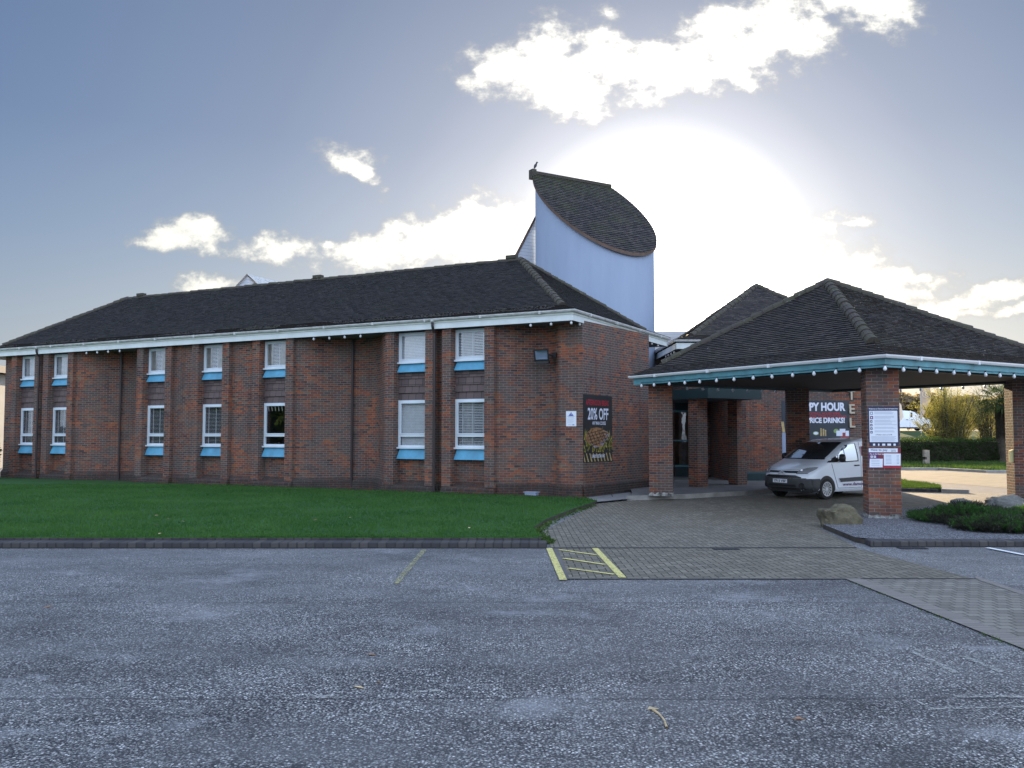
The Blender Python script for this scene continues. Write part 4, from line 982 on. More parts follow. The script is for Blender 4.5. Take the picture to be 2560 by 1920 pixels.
# ================================================================ MAIN BUILDING (reception) behind the canopy
mbld = thing('reception_building', (10.3, 38, 0), 'brick reception block with a pyramid tiled roof behind the entrance canopy', 'hotel building')
X0, X1, Y0, Y1 = 6.2, 14.5, 33.9, 42.2
mb = MB()
WX0, WX1, WY = 6.75, 13.62, 34.6
mb.wall([(WX0, 42), (WX0, 37.6)], 0, 5.2); mb.wall([(WX0, 37.6), (WX0, WY)], 3.5, 5.2)
mb.wall([(8.25, 37.8), (8.25, WY), (WX1, WY), (WX1, 42), (WX0, 42)], 0, 5.2, u0=.04)
mb.wall([(WX0, WY), (8.25, WY)], 3.5, 5.2)
mb.wall([(5.3, 37.8), (6.30, 37.8)], 0, 3.6); mb.wall([(7.45, 37.8), (8.25, 37.8)], 0, 3.6)
obj('wall', mb, 'brick', mbld)
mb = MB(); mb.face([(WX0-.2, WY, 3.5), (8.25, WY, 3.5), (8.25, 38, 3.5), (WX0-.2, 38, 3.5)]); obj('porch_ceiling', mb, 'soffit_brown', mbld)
mb = MB(); mb.sweep([(8.25, WY, 0), (WX1, WY, 0), (WX1, 42, 0)], [(.07, 0), (.07, .42), (0, .50)]); obj('plinth', mb, 'teal_dark', mbld)
ep = [(X0, Y1), (X0, Y0), (X1, Y0), (X1, Y1), (X0, Y1)]
mb = MB(); mb.face([(X0, Y0, 5.17), (X1, Y0, 5.17), (X1, Y1, 5.17), (X0, Y1, 5.17)]); obj('soffit', mb, 'soffit_grey', mbld)
mb = MB(); mb.sweep([(*p, 0) for p in ep], [(0, 5.12), (.015, 5.12), (.015, 5.34), (0, 5.34)]); obj('fascia', mb, 'fascia_white', mbld)
gutter(ep, 5.45, mbld)
e = [Vector(p) for p in ((X0-.09, Y0-.09, 5.47), (X1+.09, Y0-.09, 5.47), (X1+.09, Y1+.09, 5.47), (X0-.09, Y1+.09, 5.47))]
c = Vector((10.36, 38.05, 5.72)); kq = [Vector((X0+.68, Y0+.68, 5.72)), Vector((X1-.68, Y0+.68, 5.72)), Vector((X1-.68, Y1-.68, 5.72)), Vector((X0+.68, Y1-.68, 5.72))]; ap = Vector((10.36, 38.05, 8.22))
mb = MB()
for a in range(4): b = (a+1) % 4; tiles(mb, [e[a], e[b], kq[b], kq[a]], e[a], e[b], seed=20+a); tiles(mb, [kq[a], kq[b], ap], kq[a], kq[b], seed=25+a)
roof2 = obj('roof', mb, 'roof_tile_warm', mbld)
mb = MB()
for a in range(4): bonnets(mb, kq[a], ap, .13)
obj('ridge_tiles', mb, 'moss_ridge', roof2)
mb = MB(); mb.prism([(5.2, 42.3), (9.2, 42.3), (9.2, 47), (5.2, 47)], 0, 6.75, True); obj('flat_roof_link', mb, 'shiplap', mbld)
# glazed entrance screen
mb = MB()
for (xa, xb, za, zb) in ((6.30, 6.37, .55, 3.5), (7.38, 7.45, .55, 3.5), (6.37, 7.38, 2.82, 2.90), (6.37, 7.38, .55, .63), (6.37, 7.38, 1.62, 1.68)): mb.box(((xa+xb)/2, 37.80, (za+zb)/2), xb-xa, .08, zb-za)
es = obj('entrance_screen', mb, 'teal', mbld)
mb = MB(); mb.face([(6.37, 37.80, .63), (7.38, 37.80, .63), (7.38, 37.80, 2.82), (6.37, 37.80, 2.82)]); obj('pane', mb, 'window_glass', es)
mb = MB(); mb.face([(6.37, 37.79, 2.90), (7.38, 37.79, 2.90), (7.38, 37.79, 3.5), (6.37, 37.79, 3.5)]); obj('panel', mb, 'teal_dark', es); mb = MB(); mb.face([(6.3, 37.81, 0.0), (7.45, 37.81, 0), (7.45, 37.81, .55), (6.3, 37.81, .55)]); obj('panel', mb, 'teal_dark', es)
# lobby behind the glass: sunlight inside put into gold wall and floor colour
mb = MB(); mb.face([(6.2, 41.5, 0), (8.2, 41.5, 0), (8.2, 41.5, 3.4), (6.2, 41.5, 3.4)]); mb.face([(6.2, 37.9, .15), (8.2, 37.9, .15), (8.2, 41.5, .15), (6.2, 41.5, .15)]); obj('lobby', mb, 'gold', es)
festoon([Vector((X0+.05, y_, 5.12)) for y_ in (36.5, 35.9, 35.3, 34.7)]+[Vector((X0+.45, Y0+.03, 5.12))], 'short string of white bulbs under the white eaves of the reception block')
# vertical letters
hs = thing('letter_sign', (13.15, WY, 2.2), 'raised cream capital letters running down the brick wall beside the drinks banner', 'sign')
for ch, zb in (('H', 4.28), ('O', 3.76), ('T', 3.24), ('E', 2.71), ('L', 2.18)):
    text(ch, .355, 'letter_cream', hs, (12.98, WY-.05, zb), (1, 0, 0), UP, 'letter', bold=.022, depth=.07, out=0, xs=.95)
# drinks banner
bn, at, rect, ax, nn = board('drinks_banner', (10.31, WY, 1.08), (1, 0, 0), 2.60, 2.12, 'poster_slate', 'wide dark happy hour banner on the brick wall behind the white van', 'banner')
def btx(body, u_, v_, h, mat_, wd, bold=.03, al='RIGHT'): return text(body, h, mat_, bn, at(u_, v_, .0015), ax, UP, width=wd, bold=bold, align=al, out=0)
btx('HAPPY HOUR', .93, .82, .30, 'poster_white', 1.98, .045); btx('HALF PRICE COCKTAILS, HOUSE WINE,', .87, .745, .09, 'ink_red', 2.0, .03)
btx('BOTTLED BEER, LAGER, CIDER & SOFT DRINKS', .955, .69, .09, 'ink_red', 2.25, .03); btx('HALF PRICE DRINKS!', .93, .60, .20, 'poster_white', 2.02, .045)
def blob(cx, cy, rx, ry, mat_, nm, o=.001, n=14, a0_=0, a1_=6.283):
    m_ = MB(); P = [at(cx+rx*math.cos(a0_+(a1_-a0_)*k/n), cy+ry*math.sin(a0_+(a1_-a0_)*k/n), o) for k in range(n+1)]
    for p, q in zip(P, P[1:]): m_.face([at(cx, cy, o), p, q])
    return obj(nm, m_, mat_, bn)
blob(.50, .41, .045, .035, 'lime', 'lime_slice'); blob(.50, .41, .034, .025, 'paper', 'lime_flesh', .0015); blob(.80, .45, .04, .04, 'lime', 'lime_slice')
for k, (a, b) in enumerate(((.565, .47), (.60, .46), (.63, .44))): rect(a, .36, a+.022, b+.03, 'gold', 'fruit_slice', .001+.0003*k)
rect(.845, .38, .93, .49, 'poster_white', 'glass_froth', .0018, .005); rect(.80, .36, .89, .455, 'poster_white', 'glass_froth', .0026); rect(.935, .36, .985, .455, 'poster_white', 'glass_froth', .0026)
rect(.86, .30, .985, .42, 'drink_red', 'drink', .0022)
rect(.002, .05, .075, .42, 'ink_grey', 'wine_cooler', .001); rect(.01, .425, .05, .62, 'gold', 'bottle_neck', .001, -.02)
# canopy link over the door
po_ = thing('door_porch', (6.5, 29.6, 0), 'dark teal flat porch on two slim brick pillars in front of the entrance door', 'porch')
Lc = Vector((-.521, .853)); Rc = Vector((.848, .53)); Ec = Vector((6.42, 29.6))
def E2(u, v_): p = Ec+Lc*u+Rc*v_; return (p.x, p.y)
mb = MB(); mb.prism([E2(4, 0), E2(0, 0), E2(0, 2.5), E2(4, 2.5)], 3.10, 3.44, True, True); obj('fascia', mb, 'teal_dark', po_)
for k, (cx, cy) in enumerate(((6.27, 30.55), (7.92, 31.85))):
    mb = MB(); h = .225; q = [Vector((cx, cy))+Lc*a+Rc*b for a, b in ((h, -h), (-h, -h), (-h, h), (h, h))]
    mb.prism([(p.x, p.y) for p in q], .15, 3.1, False); obj('pillar', mb, 'brick_pillar', po_)
for u, v_ in ((.3, .05), (.1, .9), (.1, 2.2), (2, .1)):
    mb = MB(); p = E2(u, v_); mb.box((*p, 3.55), .04, .04, .26); obj('hanger', mb, 'teal_dark', po_)

# ================================================================ CANOPY
C0 = Vector((7.94, 19.2)); CL, CR = 8.4, 8.8
def K(u, v_, z=None): p = C0+Lc*u+Rc*v_; return (p.x, p.y) if z is None else Vector((p.x, p.y, z))
can = thing('entrance_canopy', K(4.2, 4.0, 0), 'drive through entrance canopy with pyramid tiled roof, teal fascia and square brick pillars', 'canopy')
ep = [K(CL, CR), K(CL, 0), K(0, 0), K(0, CR), K(CL, CR)]
mb = MB(); mb.sweep([(*p, 0) for p in ep], [(-.03, 3.345), (.012, 3.345), (.012, 3.545), (-.03, 3.545)]); obj('fascia', mb, 'teal', can)
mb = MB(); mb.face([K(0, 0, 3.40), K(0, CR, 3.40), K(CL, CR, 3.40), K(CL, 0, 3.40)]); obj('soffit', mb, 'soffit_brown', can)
mb = MB()
for (a, b) in (((.5, .5), (CL-.5, .5)), ((.5, CR-.5), (CL-.5, CR-.5)), ((.5, .72), (.5, CR-.72)), ((CL-.5, .72), (CL-.5, CR-.72))):
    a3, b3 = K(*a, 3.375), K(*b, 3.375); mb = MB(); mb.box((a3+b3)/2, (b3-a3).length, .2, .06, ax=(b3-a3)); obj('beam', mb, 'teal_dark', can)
gutter(ep, 3.60, can, 'white_paint')
ov = -.08; e = [K(ov, ov, 3.62), K(ov, CR-ov, 3.62), K(CL-ov, CR-ov, 3.62), K(CL-ov, ov, 3.62)]; ap = K(4.2, 3.42, 6.10)
def lerp(a, b, t): return a+(b-a)*t
kq = [lerp(p, ap, .13)+Vector((0, 0, -.09)) for p in e]
mb = MB()
for a in range(4): b = (a+1) % 4; tiles(mb, [e[a], e[b], kq[b], kq[a]], e[a], e[b], lift=.03, jit=.008, seed=30+a); tiles(mb, [kq[a], kq[b], ap], kq[a], kq[b], lift=.03, jit=.008, seed=35+a)
croof = obj('roof', mb, 'roof_tile_warm', can)
mb = MB()
for a in range(4): bonnets(mb, lerp(kq[a], ap, .05), ap, .15, .3, seed=a)
obj('hip_tiles', mb, 'moss_ridge', croof)
def pillar(cx, cy, z0, w_=.675, ang=11.4, z1=3.40, crumble=True):
    a = R(ang); ax = Vector((math.cos(a), -math.sin(a))); ay = Vector((ax.y*-1, ax.x)); h = w_/2; ch = .0
    q = [Vector((cx, cy))+ax*i_*h+ay*j_*h for i_, j_ in ((-1, -1), (1, -1), (1, 1), (-1, 1))]
    mb = MB()
    for k in range(4):
        a_, b_ = q[k], q[(k+1) % 4]; mb.face([(a_.x, a_.y, z0), (b_.x, b_.y, z0), (b_.x, b_.y, z1), (a_.x, a_.y, z1)], [(0, z0), (w_, z0), (w_, z1), (0, z1)])
    p = obj('pillar', mb, 'brick_pillar', can)
    if crumble:
        rng = random.Random(int(cx*10)); mb = MB(); n = 32; ringA, ringB = [], []
        for i_ in range(n):
            t = i_/n*4; k = int(t); f_ = t-k; b_ = q[k].lerp(q[(k+1) % 4], f_); o_ = (b_-Vector((cx, cy))).normalized()
            ringA.append(Vector((*(b_+o_*rng.uniform(.01, .03)), z0-.02))); ringB.append(Vector((*(b_+o_*rng.uniform(.004, .02)), z0+rng.uniform(.03, .11))))
        for i_ in range(n): j_ = (i_+1) % n; mb.face([ringA[i_], ringA[j_], ringB[j_], ringB[i_]])
        obj('worn_base', mb, 'crumbled_base', p)
    return p
pillar(8.195, 20.13, .09); pillar(4.37, 26.55, .15); pillar(9.30, 29.5, .15); pillar(14.13, 25.05, .09)
us = [8.03, 7.47, 6.82, 6.21, 5.62, 4.98, 4.37, 3.71, 3.12, 2.48, 1.85, 1.23, .61]
festoon([K(u, -.03, 3.37) for u in us]+[K(-.03, -.03, 3.37)]+[K(-.03, v_, 3.37) for v_ in (.59, 1.16, 1.78, 2.45, 3.04, 3.70, 4.30, 4.91, 5.5, 6.1, 6.7, 7.3)], 'long string of white bulbs along the teal front edges of the canopy')
festoon([K(CL+.03, v_, 3.37) for v_ in (2.1, 2.75, 3.4, 4.05, 4.7, 5.35, 6.0)], 'string of white bulbs under the rear edge of the canopy by the drinks banner')
festoon([K(u, CR+.03, 3.37) for u in (7.2, 6.5, 5.8, 5.1, 4.4, 3.7, 3.0)], 'string of bulbs under the far right canopy edge against the bright sky')
# pillar signs
pa = R(11.4); pax = Vector((math.cos(pa), -math.sin(pa), 0)); pf_ = Vector((8.195, 20.13, 0))-pax.cross(UP)*-.0
fn = pax.cross(UP)                                      # outward normal of the front face
face0 = Vector((8.195, 20.13, 0))+fn*.3375
sg, at, rect, ax, nn = board('car_park_sign', face0-pax*.315+UP*1.72, pax, .63, .80, 'ink_navy', 'navy edged car park rules sign on the front canopy pillar, above the payment sign', 'sign')
rect(.035, .03, .955, .885, 'paper', 'sheet', .0005)
text("Welcome to Damon's Hotel & Restaurant", .026, 'poster_white', sg, at(.5, .925, .0015), ax, UP, width=.60, bold=.03, out=0)
ys = [.82, .70, .595, .495, .40, .30]
for k, y_ in enumerate(ys):
    sz = .10 if k < 2 else .075; rect(.06, y_-sz*.45, .06+sz, y_+sz*.42, 'ink_grey' if k == 0 else ('ink_purple' if k == 1 else 'ink_navy'), 'icon', .001)
    rect(.06+sz*.3, y_-sz*.22, .06+sz*.7, y_+sz*.15, 'paper', 'icon_mark', .0014)
m_ = MB(); rng = random.Random(3)
for k, y_ in enumerate(ys):
    for j in range(3 if k < 3 else 2):
        yy = y_+.03-j*.027; l_ = rng.uniform(.72, .93); m_.face([at(.20, yy, .001), at(l_, yy, .001), at(l_, yy+.009, .001), at(.20, yy+.009, .001)])
for j in range(6): yy = .175-j*.024; m_.face([at(.09, yy, .001), at(.90-.05*(j % 2), yy, .001), at(.90-.05*(j % 2), yy+.008, .001), at(.09, yy+.008, .001)])
obj('print', m_, 'ink_grey', sg)
text('A Parking charge of £100', .024, 'ink_navy', sg, at(.5, .215, .0012), ax, UP, width=.34, bold=.02, out=0)
for k, (u0, u1) in enumerate(((.14, .21), (.305, .35), (.44, .54), (.61, .73), (.81, .88))):
    m_ = MB(); m_.face([face0-pax*.315+UP*1.665+pax*(.63*u)+UP*z_+fn*.008 for u, z_ in ((u0, 0), (u1, 0), (u1, .045), (u0, .045))]); obj('logo_patch', m_, 'paper', sg)
m_ = MB(); m_.box(face0+UP*1.69+fn*.003, .60, .004, .062, ax=pax, ay=fn); obj('logo_strip', m_, 'ink_navy', sg)
sp, at, rect, ax, nn = board('payment_sign', face0-pax*.318+UP*1.175, pax, .66, .445, 'ink_maroon', 'purple and red how to pay sign low on the front canopy pillar', 'sign')
rect(.0, .0, .30, 1, 'ink_purple', 'panel_tint', .0004); rect(.0, .78, .90, .97, 'paper', 'sheet', .001, .0); rect(.01, .04, .42, .46, 'paper', 'sheet', .001, .015); rect(.46, .13, .98, .72, 'paper', 'sheet', .001, .01); rect(.44, .0, 1, .10, 'ink_red', 'red_band', .0008)
text('How to pay', .052, 'ink_navy', sp, at(.06, .845, .002), ax, UP, align='LEFT', width=.34, out=0, bold=.01); text('2033', .036, 'ink_navy', sp, at(.77, .81, .002), ax, UP, width=.10, out=0)
text('Pay on the Dop! app', .030, 'paper', sp, at(.03, .665, .002), ax, UP, align='LEFT', width=.29, out=0, bold=.02)
rect(.05, .51, .12, .61, 'paper', 'app_icon', .001); rect(.15, .51, .22, .61, 'paper', 'app_icon', .001); rect(.073, .54, .097, .58, 'ink_purple', 'icon_mark', .0015); rect(.173, .54, .197, .58, 'ink_purple', 'icon_mark', .0015)
m_ = MB()
for k in range(7): yy = .62-.066*k; m_.face([at(.52, yy, .0015), at(.70, yy, .0015), at(.70, yy+.018, .0015), at(.52, yy+.018, .0015)]); m_.face([at(.86, yy, .0015), at(.94, yy, .0015), at(.94, yy+.02, .0015), at(.86, yy+.02, .0015)])
for k in range(4): yy = .38-.08*k; m_.face([at(.07, yy, .0015), at(.33, yy, .0015), at(.33, yy+.018, .0015), at(.07, yy+.018, .0015)])
m_.face([at(.62, .835, .0015)+ax*.04+UP*.04, at(.84, .835, .0015)+UP*.04, at(.84, .85, .0015)+UP*.04, at(.62, .85, .0015)+ax*.04+UP*.04])
obj('print', m_, 'ink_grey', sp)
# cigarette bin on the right pillar
ash = thing('cigarette_bin', (13.62, 24.75, 1.15), 'small cream metal cigarette bin fixed to the lit side of the right pillar', 'cigarette bin')
ay_ = Vector((-math.cos(pa), math.sin(pa), 0)); side = Vector((math.sin(pa), math.cos(pa), 0)); bc = Vector((14.13, 25.05, 0))+ay_*(.3375+.045)-side*.22+UP*1.30
mb = MB(); mb.box(bc, .09, .14, .30, ax=ay_, ay=side)
t0_ = bc+UP*.15; P = lambda i_, j_, k_: t0_+ay_*(.05*i_)+side*(.08*j_)+UP*k_
mb.face([P(-1, -1, 0), P(1, -1, 0), P(1, 1, 0), P(-1, 1, 0)]); mb.face([P(1, -1, 0), P(1, 1, 0), P(-1, 1, .05), P(-1, -1, .05)]); mb.face([P(1, -1, 0), P(-1, -1, .05), P(-1, -1, 0)])
obj('box', mb, 'yellow_plate', ash)
mb = MB()
for s_ in (-.035, .0, .035): mb.lathe(bc+ay_*.046+side*s_*.8+UP*.08, [(0, 0), (.010, 0), (0, .002)], 8, axis=ay_)
obj('hole', mb, 'black_plastic', ash)

# ================================================================ VANS
def van(name, org, head, label, scale=1., writing=True, big=False, group=None):
    """x forward from the front axle, y to the van's left, z up"""
    H_ = Vector((*head, 0)).normalized(); Lf = Vector((-H_.y, H_.x, 0)); org = Vector(org)
    t = thing(name, org, label, 'van', group)
    def V(x, y, z): return org+(H_*x+Lf*y+UP*z)*scale
    if not big: FR = [(.22, .70), (.34, .88), (.55, .915), (.68, .90), (.78, .86), (.86, .79), (.93, .68), (1.0, .53), (1.07, .34), (1.12, .18), (1.16, .06), (1.3, -.16), (1.45, -.42), (1.6, -.74), (1.68, -.94), (1.74, -1.20), (1.78, -1.60), (1.80, -2.0)]; Wm, Tail, ZM = .905, -3.42, 1.80
    else: FR = [(.22, .62), (.34, .80), (.6, .86), (.8, .84), (.95, .76), (1.05, .60), (1.12, .40), (1.2, .15), (1.3, -.02), (1.45, -.25), (1.6, -.50), (1.72, -.72), (1.84, -1.05), (1.89, -1.4), (1.92, -1.8)]; Wm, Tail, ZM = .95, -4.0, 1.93
    def interp(z):
        if z <= FR[0][0]: return FR[0][1]
        for (a, xa), (b, xb) in zip(FR, FR[1:]):
            if z <= b: return xa+(xb-xa)*(z-a)/(b-a)
        return FR[-1][1]
    def wid(z):
        if z < .30: return Wm*(.93+.07*(z-.2)/.1)
        if z < 1.05: return Wm
        q = (z-1.05)/(ZM-1.05); return Wm*(1-.13*q**1.6) if q < .8 else Wm*(1-.13*.8**1.6)*(1-((q-.8)/.2)**3*.35)
    def cc(z): return .62 if z < 1.05 else max(.44, .62-.18*(z-1.05)/.15)
    NX = 2.6
    def xf(y, z):
        w_ = wid(z); a = min(1, abs(y)/w_); return interp(z)-cc(z)*(1-(1-a**NX)**(1/NX))
    def ys(x, z):
        w_ = wid(z); c_ = cc(z); fx_ = interp(z); q = (x-(fx_-c_))/c_
        if q <= 0: return w_
        if q >= 1: return 0
        return w_*(1-q**NX)**(1/NX)
    # body rings
    zs = []; 
    for (a, _), (b, _) in zip(FR, FR[1:]): zs += [a+(b-a)*k/3 for k in range(3)]
    zs.append(ZM); rings = []
    for z in zs:
        w_ = wid(z); pts = []
        for k in range(25): a = math.pi/2*(1-k/12.); y = w_*math.sin(a); s_ = abs(math.sin(a)); y = w_*math.copysign(min(1, s_**.9), math.sin(a)); pts.append((xf(y, z), y))
        tw_ = Tail+.05*max(0, z-1.2); rear = [(tw_+.08, -w_), (tw_, -w_+.08), (tw_, 0), (tw_, w_-.08), (tw_+.08, w_)]
        mid_ = [(-1.5, -w_)] if z < 1.7 else []
        rings.append([V(x, y, z) for x, y in pts+rear])
    mb = MB()
    for A, B in zip(rings, rings[1:]):
        n = len(A)
        for i_ in range(n): mb.face([A[i_], A[(i_+1) % n], B[(i_+1) % n], B[i_]])
    mb.face(rings[-1]); mb.face(list(reversed(rings[0])))
    body = obj('body', mb, 'van_paint', t, smooth=True)
    try:
        md = body.modifiers.new('es', 'EDGE_SPLIT'); md.split_angle = R(38)
    except Exception: pass
    def side_patch(nm, mat_, bot, top, eps=.006, nx=14, nz=8, sides=(1, -1), par=None):
        """bot/top: lists of (x, z) of equal length, swept between"""
        m_ = MB()
        outo = None
        for sd in sides:
            m_ = MB()
            B_ = [lerp(Vector(bot[int(i*(len(bot)-1)/nx*.9999)]), Vector(bot[int(i*(len(bot)-1)/nx*.9999)+1]), (i*(len(bot)-1)/nx) % 1 if i < nx else 1) for i in range(nx+1)]
            T_ = [lerp(Vector(top[int(i*(len(top)-1)/nx*.9999)]), Vector(top[int(i*(len(top)-1)/nx*.9999)+1]), (i*(len(top)-1)/nx) % 1 if i < nx else 1) for i in range(nx+1)]
            G = [[lerp(b, c_, k/nz) for k in range(nz+1)] for b, c_ in zip(B_, T_)]
            Pt = lambda p: V(p.x, sd*(ys(p.x, p.y)+eps/scale), p.y)
            for i in range(nx):
                for k in range(nz): m_.face([Pt(G[i][k]), Pt(G[i+1][k]), Pt(G[i+1][k+1]), Pt(G[i][k+1])])
            outo = obj(nm, m_, mat_, par or t, smooth=True)
        return outo
    def front_patch(nm, mat_, rows, eps=.006, ny=16, par=None, sub=3):
        """rows: (z, ymin, ymax)"""
        m_ = MB(); RR = []
        for (z0, a0_, b0_), (z1, a1_, b1_) in zip(rows, rows[1:]):
            for k in range(sub): f_ = k/sub; RR.append((z0+(z1-z0)*f_, a0_+(a1_-a0_)*f_, b0_+(b1_-b0_)*f_))
        RR.append(rows[-1])
        Pt = lambda y, z: V(xf(y, z)+eps/scale, y, z+eps*.6/scale)
        for (z0, a0_, b0_), (z1, a1_, b1_) in zip(RR, RR[1:]):
            for j in range(ny):
                f0, f1 = j/ny, (j+1)/ny
                m_.face([Pt(a0_+(b0_-a0_)*f0, z0), Pt(a0_+(b0_-a0_)*f1, z0), Pt(a1_+(b1_-a1_)*f1, z1), Pt(a1_+(b1_-a1_)*f0, z1)])
        return obj(nm, m_, mat_, par or t, smooth=True)
    # glazing
    if not big:
        front_patch('windscreen', 'van_glass', [(1.185, -.74, .74), (1.30, -.75, .75), (1.45, -.73, .73), (1.60, -.69, .69), (1.675, -.66, .66)], ny=22)
        front_patch('windscreen_edge', 'black_plastic', [(1.165, -.76, .76), (1.195, -.77, .77)], ny=22, eps=.009)
        side_patch('side_window', 'van_side_glass', [(-.52, 1.12), (-.95, 1.11), (-1.44, 1.13)], [(-.56, 1.30), (-.90, 1.58), (-1.38, 1.63)])
        side_patch('quarter_window', 'van_side_glass', [(-.10, 1.11), (-.30, 1.11), (-.485, 1.12)], [(-.14, 1.13), (-.32, 1.21), (-.49, 1.29)])
        side_patch('window_surround', 'black_plastic', [(-.05, 1.085), (-.5, 1.085), (-.9, 1.08), (-1.48, 1.10)], [(-.10, 1.11), (-.5, 1.11), (-.9, 1.11), (-1.44, 1.13)], nz=2, eps=.008)
        side_patch('window_surround', 'black_plastic', [(-1.44, 1.13), (-1.42, 1.40), (-1.38, 1.63)], [(-1.48, 1.10), (-1.46, 1.42), (-1.41, 1.66)], nz=1, eps=.008)
        side_patch('side_moulding', 'grey_plastic', [(-.62, .50), (-1.2, .51), (-1.9, .52), (-2.25, .52)], [(-.54, .61), (-1.2, .63), (-1.9, .64), (-2.25, .64)], eps=.02, nz=3)
        # bumper
        front_patch('front_bumper', 'grey_plastic', [(.20, -.77, .77), (.34, -.77, .77), (.45, -.77, .77), (.56, -.77, .77), (.62, -.77, .77)], eps=.03, ny=26)
        side_patch('bumper_return', 'grey_plastic', [(.66, .20), (.50, .20), (.38, .24)], [(.84, .62), (.55, .62), (.31, .62)], eps=.032, nz=6)
        front_patch('lower_grille', 'black_plastic', [(.62, -.66, .66), (.645, -.66, .66), (.70, -.50, .50)], eps=.034, ny=16)
        front_patch('lower_intake', 'black_plastic', [(.28, -.50, .50), (.42, -.50, .50)], eps=.036, ny=16)
        front_patch('upper_grille', 'black_plastic', [(.775, -.58, .58), (.835, -.56, .56)], eps=.010, ny=18)
        for sd in (1, -1):
            r_ = sorted((sd*.26, sd*.27)); 
            hr = [(.77, .50, .76), (.80, .51, .80), (.84, .53, .845), (.88, .58, .865), (.92, .68, .872), (.945, .79, .868)]
            hl = front_patch('headlight', 'silver', [(z, *sorted((sd*a, sd*b))) for z, a, b in hr], eps=.011, ny=10)
            front_patch('lamp_cover', 'lamp_glass', [(z, *sorted((sd*a, sd*b))) for z, a, b in hr], eps=.020, ny=10, par=hl)
            m_ = MB(); yy = sd*.62; m_.lathe(V(xf(yy, .84)+.012, yy, .845), [(0, .0), (.02, .002), (.045, .010), (.048, .02)], 12, axis=H_+Lf*sd*.3+UP*.4); obj('lamp', m_, 'chrome', hl)
            front_patch('headlight_rim', 'black_plastic', [(.757, *sorted((sd*.49, sd*.77))), (.772, *sorted((sd*.49, sd*.79)))], eps=.012, ny=8, par=hl)
            m_ = MB(); yy = sd*.66; m_.lathe(V(xf(yy, .43)+.034, yy, .42), [(0, .004), (.045, .004), (.06, .012), (.075, .012), (.085, 0)], 14, axis=H_+Lf*sd*.45); obj('fog_lamp', m_, 'rubber', t)
        # chevron badge
        m_ = MB()
        for zc, s_ in ((.80, 1), (.755, 1)):
            for sd in (-1, 1): m_.face([V(xf(0, zc)+.035, 0, zc+.045), V(xf(0, zc)+.035, 0, zc+.012), V(xf(.12, zc)+.03, sd*.13, zc-.045), V(xf(.12, zc)+.03, sd*.13, zc-.012)])
        obj('badge', m_, 'silver', t)
        pl_ = MB(); pc = V(.955, -.0, .545); pl_.box(pc, .012*scale, .52*scale, .112*scale, ax=H_, ay=Lf); npl = obj('number_plate', pl_, 'paper', t)
        if writing: text('YP13 VBF', .075, 'black_plastic', npl, V(.963, -.0, .508), Lf, UP, width=.45, bold=.02, out=.002)
        # seams
        for xa, xb, za, zb in ((-.52, -.50, .32, 1.12), (-1.60, -1.585, .32, 1.68), (-2.42, -2.41, .32, 1.68)):
            side_patch('door_seam', 'grey_plastic', [(xa, za), (xb, za)], [(xa if xa < -1 else xa+.30, zb), (xb if xb < -1 else xb+.30, zb)], eps=.002, nx=1, nz=10)
        side_patch('door_seam', 'grey_plastic', [(-.52, .32), (-1.59, .32)], [(-.52, .33), (-1.59, .33)], eps=.002, nx=6, nz=1)
        front_patch('bonnet_seam', 'grey_plastic', [(.868, -.52, .52), (.874, -.52, .52)], eps=.003)
        for xh in (-1.38, -1.78):
            for sd in (1, -1): m_ = MB(); m_.box(V(xh, sd*(ys(xh, .98)+.02), .98), .20, .03, .035, ax=H_, ay=Lf); obj('door_handle', m_, 'black_plastic', t)
    else:
        side_patch('side_window', 'van_side_glass', [(-.15, 1.30), (-.6, 1.28), (-1.25, 1.28)], [(-.20, 1.36), (-.62, 1.68), (-1.2, 1.72)])
        side_patch('window_surround', 'black_plastic', [(-1.25, 1.28), (-1.22, 1.5), (-1.2, 1.72)], [(-1.45, 1.26), (-1.42, 1.5), (-1.38, 1.74)], nz=1, eps=.008)
        front_patch('windscreen', 'van_glass', [(1.30, -.75, .75), (1.5, -.78, .78), (1.75, -.70, .70)])
        side_patch('sill_trim', 'black_plastic', [(-.45, .24), (-2.5, .24), (-3.9, .24)], [(-.45, .34), (-2.5, .34), (-3.9, .34)], eps=.012)
        side_patch('door_seam', 'grey_plastic', [(-1.50, .34), (-1.485, .34)], [(-1.50, 1.8), (-1.485, 1.8)], eps=.003, nx=1)
        for xh in (-1.3, -1.75):
            for sd in (1, -1): m_ = MB(); m_.box(V(xh, sd*(Wm+.02), 1.05), .2, .03, .04, ax=H_, ay=Lf); obj('door_handle', m_, 'black_plastic', t)
        front_patch('headlight', 'silver', [(.80, .55, .86), (.95, .6, .88)], eps=.01); front_patch('headlight', 'silver', [(.80, -.86, -.55), (.95, -.88, -.6)], eps=.01)
    # mirrors
    for sd in (1, -1):
        m_ = MB(); xm = -.52 if not big else -.15; zm = 1.17 if not big else 1.36; yb = ys(xm, zm); mc = V(xm, sd*(yb+.17), zm+.04)
        pr = [(0, -.125), (.05, -.12), (.085, -.09), (.10, 0), (.085, .09), (.05, .12), (0, .125)]; m_.lathe(mc, pr, 12); mo = obj('mirror', m_, 'black_plastic', t, smooth=True); 
        m_ = MB(); m_.tube(V(xm+.05, sd*(yb-.02), zm-.04), V(xm, sd*(yb+.14), zm), .028); m_.box(V(xm+.14, sd*(yb+.015), zm-.01), .20, .05, .12, ax=H_, ay=Lf); obj('mirror_arm', m_, 'black_plastic', mo)
    # wheels and arches
    WB = -2.73 if not big else -3.2; r_ = .315
